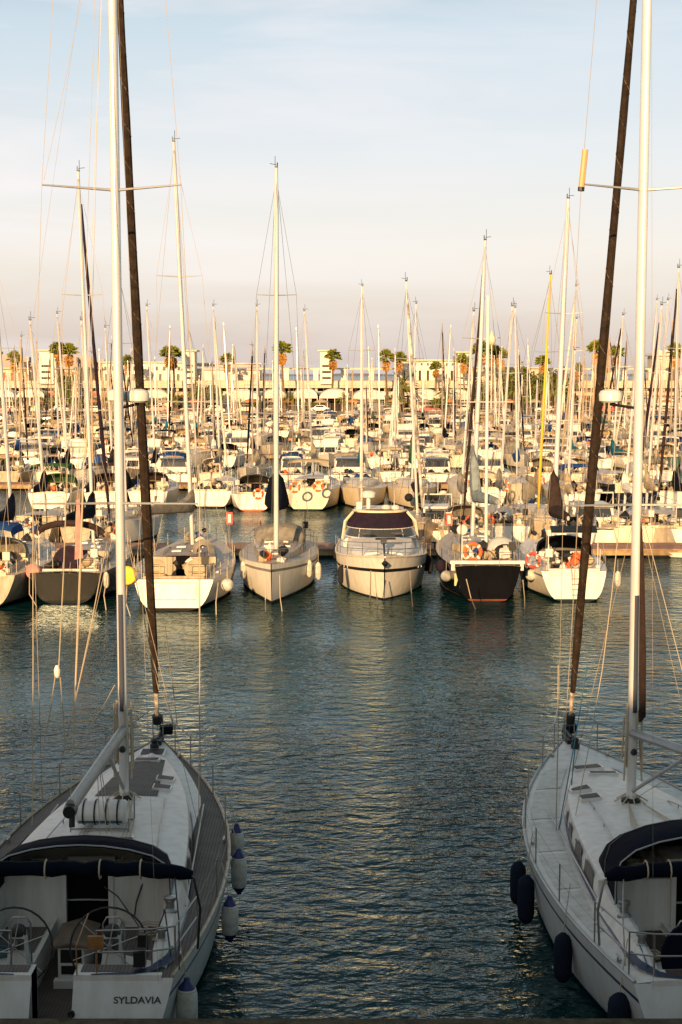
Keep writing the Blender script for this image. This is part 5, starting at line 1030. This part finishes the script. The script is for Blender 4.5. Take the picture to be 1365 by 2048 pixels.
# distant city and low hills, far out
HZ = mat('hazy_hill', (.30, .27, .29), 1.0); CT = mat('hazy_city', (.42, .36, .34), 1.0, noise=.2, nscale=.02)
q = MB(); n = 60; top = [(-2600 + 5200 * i / n, 4800, 6 + 105 * max(0, 1 - (i / n) * 2.6) * (1 + .25 * sin(i * 1.3) + .15 * sin(i * 2.9)) + 3 * sin(i * 1.7)) for i in range(n + 1)]
q.loft([[(p[0], 4600, -2) for p in top], top, [(p[0], 5200, -2) for p in top]]); tag(q.build('hills', HZ), kind='structure')
rr = random.Random(9); gl = 'hazy blocks of the city on the far shore'
for i in range(44):
    px = rr.choice((rr.uniform(-20, 70), rr.uniform(120, 260), rr.uniform(-20, 260))); d = 1500 + rr.uniform(0, 500); h_ = rr.uniform(12, 30) * (1.15 if px < 60 else 1); w = rr.uniform(6, 16)
    q = MB(); q.bx(-w, w, 0, 12, 0, h_ * .9); q.bx(-w * .4, w * .3, 2, 8, h_ * .9 + .01, h_); tag(q.build('city_block', CT, None, (wx(px, d), d, -1)), 'hazy city block on the far shore beyond the promenade', 'building', gl)
# palms
TRK = mat('palm_trunk', (.20, .13, .08), .95, noise=.4, nscale=6); FRD = mat('palm_frond', (.21, .235, .03), .85, noise=.4, nscale=1.2); DRY = mat('dry_frond', (.58, .30, .08), .9, noise=.4, nscale=2); DFR = mat('date_frond', (.19, .20, .035), .7, noise=.35, nscale=1.2)
def fan(mb, c, d, ln, rr, n=9):
    d = d.normalized(); sd = d.cross(Vector((0, 0, 1))); sd = sd.normalized() if sd.length > .01 else Vector((1, 0, 0)); st = c + d * ln * .45; mb.tube([c, st], .03, 3, cap=False)
    for k in range(n):
        a = -1.25 + 2.5 * k / (n - 1); v = (d * cos(a) + sd * sin(a)).normalized(); e = st + v * ln * .55 * rr.uniform(.85, 1.1); w = v.cross(Vector((rr.uniform(-.5, .5), -1, rr.uniform(-.6, .8)))).normalized() * ln * .085
        mid = st.lerp(e, .55); mb.add([st, mid + w, e + Vector((0, 0, -.12 * ln)), mid - w], [(0, 1, 2, 3)])
def palm(H, cr, seed):
    rr = random.Random(seed); t = thing('fan_palm', '', 'palm tree', (0, 0, 0)); b_ = Vector((rr.uniform(-.4, .4), 0, 0)); P = [Vector((0, 0, 0)), b_ * .3 + Vector((0, 0, H * .35)), b_ * .8 + Vector((0, 0, H * .7)), b_ + Vector((0, 0, H))]
    MB().tube(P, [.34, .26, .22, .24], 8).build('trunk', TRK, t); c = P[-1]
    f = MB()
    for i in range(44):
        el = rr.uniform(-.35, 1.45) ; az = rr.uniform(0, 2 * pi); fan(f, c + Vector((0, 0, .1)), Vector((cos(el) * cos(az), cos(el) * sin(az), sin(el))), cr * rr.uniform(.85, 1.15), rr)
    f.build('crown', FRD, t); s = MB()
    for i in range(70):
        el = rr.uniform(-1.45, -.55); az = rr.uniform(0, 2 * pi); fan(s, c - Vector((0, 0, rr.uniform(.1, 2.0))), Vector((cos(el) * cos(az), cos(el) * sin(az), sin(el))), cr * .66, rr, 6)
    s.build('dry_skirt', DRY, t); return t
def date(H, cr, seed):
    rr = random.Random(seed); t = thing('date_palm', '', 'palm tree', (0, 0, 0)); MB().tube([(0, 0, 0), (0, 0, H)], [.38, .34], 8).build('trunk', TRK, t); f = MB()
    for i in range(58):
        el = rr.uniform(-.1, 1.35); az = rr.uniform(0, 2 * pi); d = Vector((cos(el) * cos(az), cos(el) * sin(az), sin(el))); p = Vector((0, 0, H)); pts = [p]; v = d.copy()
        for k in range(6): p = p + v * cr / 6; v = (v + Vector((0, 0, -.22))).normalized(); pts.append(p)
        sd = d.cross(Vector((0, 0, 1))).normalized()
        for k in range(6):
            for m in (0, .5):
                a = pts[k].lerp(pts[k + 1], m)
                for sg in (-1, 1): tip = a + (sd * sg * .5 + (pts[k + 1] - pts[k]).normalized() * .35 + Vector((0, 0, -.18))) * cr * .26 * (1 - k / 9); f.add([a, a.lerp(tip, .5) + Vector((0, 0, .05)), tip, a + (pts[k + 1] - pts[k]) * .35], [(0, 1, 2, 3)])
    f.build('crown', DFR, t); return t
def place(protos, lst, group, labels, kind):
    used = set()
    for i, (px, yt, yb, d, k) in enumerate(lst):
        src, H, cr = protos[k % len(protos)]; o = src if (k % len(protos)) not in used else copy_tree(src); used.add(k % len(protos))
        z0 = 1.5; ztop = wz(yt, d); s = (ztop - z0) / (H + cr * .8); o.location = (wx(px, d), d, z0); o.scale = (max(s, .8) if kind == 'f' else s * 1.05, max(s, .8) if kind == 'f' else s * 1.05, s); o.rotation_euler = (0, 0, i * 1.3); o['label'] = labels[i]; o['group'] = group
pf = [(palm(12.5, 2.2, s), 12.5, 2.2) for s in (1, 2, 3)]
L1 = [(33, 704, 0, 336, 0), (117, 684, 0, 331, 1), (138, 688, 0, 333, 2), (255, 712, 0, 334, 0), (337, 692, 0, 330, 1), (350, 694, 0, 334, 2), (456, 708, 0, 336, 0), (568, 683, 0, 328, 1), (665, 700, 0, 334, 2), (774, 701, 0, 332, 0), (796, 704, 0, 336, 1), (872, 724, 0, 336, 2), (930, 708, 0, 333, 1), (961, 684, 0, 328, 0), (1003, 697, 0, 331, 2), (1083, 711, 0, 336, 1), (1153, 728, 0, 338, 0), (1190, 682, 0, 326, 2), (1231, 691, 0, 330, 1), (1352, 688, 0, 330, 0), (985, 690, 0, 332, 1)]
LL = ['slim fan palm at the far left before the brick gallery', 'left one of the paired palms beside the first white tower', 'right one of the paired palms beside the first white tower', 'short palm just right of the left near mast', 'left one of the twin palms left of the second white tower', 'right one of the twin palms left of the second white tower',
      'fan palm over the long white pavilion', 'tall lone palm right of the central mast', 'fan palm against the third white tower', 'left palm of the pair by the striped furled sail', 'right palm of the pair by the striped furled sail', 'low palm in front of the tall dark windows', 'palm in front of the cream stair tower',
      'tall palm left of the pale lantern', 'palm right of the pale lantern', 'palm left of the yellow mast', 'small palm behind the thin masts right of the yellow mast', 'tall palm left of the right near yacht sail', 'tall palm right of the right near yacht sail', 'palm by the right edge of the picture', 'palm directly behind the pale lantern']
place(pf, L1, 'tall fan palms along the promenade', LL, 'f')
pd = [(date(3.6, 3.0, s), 3.6, 3.0) for s in (4, 5)]
L2 = [(40, 790), (75, 786), (140, 782), (160, 788), (340, 776), (352, 782), (390, 758), (402, 760), (470, 798), (480, 793), (570, 785), (585, 782), (690, 780), (700, 784), (785, 785), (800, 780), (870, 795), (1015, 770), (1030, 760), (1045, 772), (1085, 752), (1100, 744), (1112, 760), (1205, 768), (1222, 776), (1240, 782), (895, 760), (1060, 780), (805, 742), (215, 790)]
place(pd, [(px, yt, 0, 312 + (i * 7) % 11, i) for i, (px, yt) in enumerate(L2)], 'low date palms on the far quay', ['low date palm %s in line along the far quay' % (ON[i]) for i in range(len(L2))], 'd')
# lantern post, parasols, cars, planting
t = thing('lantern_post', 'tall pale lantern post among the palms right of centre', 'street lamp', (wx(983, 322), 322, 1.5)); H = wz(690, 322) - 1.5
q = MB(); q.tube([(0, 0, 0), (0, 0, H)], [.16, .1], 8); q.build('post', WALLW, t); q = MB(); q.lathe((0, 0, H), [(.3, 0), (.75, .4), (.9, 1.2), (.7, 1.8), (.45, 2.0), (.3, 2.5), (.05, 3.0)], 10); q.build('lantern', CREAM, t)
rr = random.Random(21)
par = thing('parasol', '', 'parasol', (0, 0, 0)); q = MB(); q.lathe((0, 0, 2.2), [(1.7, 0), (1.1, .35), (.05, .75)], 8); q.build('canopy', BEIC, par); q = MB(); q.tube([(0, 0, 0), (0, 0, 2.9)], .04, 5); q.build('pole', WOODM, par)
parO = [par]; par2 = copy_tree(par); [setattr(c, 'data', c.data.copy()) or c.data.materials.clear() or c.data.materials.append(mat('orange_canvas', (.55, .20, .06), .9)) for c in bpy.data.objects if c.parent == par2 and c.name.startswith('canopy')]
for i in range(26):
    src = (par, par2)[i % 2]; o = src if i < 2 else copy_tree(src); px = 20 + 52 * i + rr.uniform(-12, 12); o.location = (wx(px, 315), 310 + rr.uniform(0, 10), 1.5); o['group'] = 'parasols along the far quay'; o['label'] = '%s parasol %s from the left on the far quay' % (('beige', 'orange')[i % 2], ON[i])
def car(px, py, col, label, van=False):
    x, d = ground(px, py, 1.5); t = thing('parked_car', label, 'car', (x, d, 1.5), 0, 'cars parked on the far quay'); L_, W_ = 4.3, 1.75; q = MB(); pr = [(-2.15, .35), (-2.15, .85), (-1.3, .95), (-.75, 1.45), (.9, 1.45), (1.5, .98), (2.1, .85), (2.15, .35)] if not van else [(-2.4, .35), (-2.4, 1.1), (-1.9, 2.1), (2.3, 2.15), (2.4, .35)]
    q.loft([[(a, s * W_ / 2 * (1 if b < 1 else .88), b) for a, b in pr] for s in (-1, 1)], 0, True, (True, True), False); q.build('body', mat('car_' + col[0], col[1], .3, coat=.5), t)
    q = MB(); q.bx(-.85, .85, -W_ / 2 * .94 - .04, -W_ / 2 * .94, 1.0, 1.34) if not van else q.bx(-1.9, .2, -W_ / 2 - .03, -W_ / 2, 1.2, 1.8); q.build('side_window', GLS, t)
    for sx in (-1.35, 1.35):
        q = MB(); q.lathe((sx, -W_ / 2 + .1, .33), [(.33, -.13), (.33, .13)], 12, 'Y'); wo = q.build('wheel', BLK, t)
cs = [('white', (.75, .72, .66)), ('red', (.45, .04, .03)), ('grey', (.25, .25, .25)), ('dark', (.04, .04, .045)), ('cream', (.7, .6, .45))]
for i, px in enumerate((18, 62, 120, 190, 262, 318, 430, 545, 640, 745, 860, 925, 1000, 1090, 1150, 1215, 1300, 1345)):
    c = cs[(i * 3 + 1) % 5] if i < 16 else (cs[0]); car(px, 826 - (i % 3), c, '%s parked %s %s from the left on the far quay' % (c[0], 'van' if i % 5 == 4 else 'car', ON[i]), i % 5 == 4)
SH = mat('shrub_leaf', (.13, .15, .03), .8, noise=.5, nscale=2)
for i, (px, yt, w) in enumerate(((20, 800, 3), (100, 798, 4), (230, 800, 3), (300, 798, 3), (420, 770, 3.2), (515, 800, 3), (620, 806, 3), (800, 806, 3), (1020, 738, 6), (1045, 734, 5), (1062, 748, 5.5), (1110, 733, 6), (1090, 750, 5), (1230, 790, 4), (960, 760, 4.5), (880, 798, 3), (130, 748, 3.5), (745, 800, 3))):
    d = 318 + (i * 5) % 9; H = wz(yt, d) - 1.5; t = thing('leafy_tree', 'bushy green tree %s in the line along the far quay' % ON[i], 'tree', (wx(px, d), d, 1.5), 0, 'bushy trees on the far quay'); q = MB(); q.tube([(0, 0, 0), (.1, 0, H * .6)], [.16, .08], 6); [q.tube([(.05, 0, H * .4), (w * .3 * cos(a), w * .3 * sin(a), H * .75)], [.07, .03], 4) for a in (0, 2, 4)]; q.build('trunk', TRK, t)
    q = MB(); rr = random.Random(i + 50); cl_ = [Vector((rr.gauss(0, w * .22), rr.gauss(0, w * .22), H * rr.uniform(.45, .85))) for _ in range(14)]
    for c in cl_:
        for _ in range(90):
            p = c + Vector((rr.gauss(0, w * .13), rr.gauss(0, w * .13), rr.gauss(0, H * .08))); u = Vector((rr.uniform(-1, 1), rr.uniform(-1, 1), rr.uniform(-1, 1))).normalized() * rr.uniform(.25, .5); v = u.cross(Vector((rr.uniform(-1, 1), rr.uniform(-1, 1), rr.uniform(-1, 1)))).normalized() * .27; q.add([p - u, p + v, p + u, p - v], [(0, 1, 2, 3)])
    q.build('crown', SH, t)
# block of buildings behind the camera (outside the frame) that shades the near berths
sb = MB(); sb.bx(-120, 120, -46, -16, 0, 15.3)
for i in range(40): sb.bx(-118 + i * 6, -115.5 + i * 6, -15.99, -15.8, 3, 13)
tag(sb.build('harbour_building', mat('far_render', (.5, .42, .33), .9)), 'long building behind the quay', 'building')
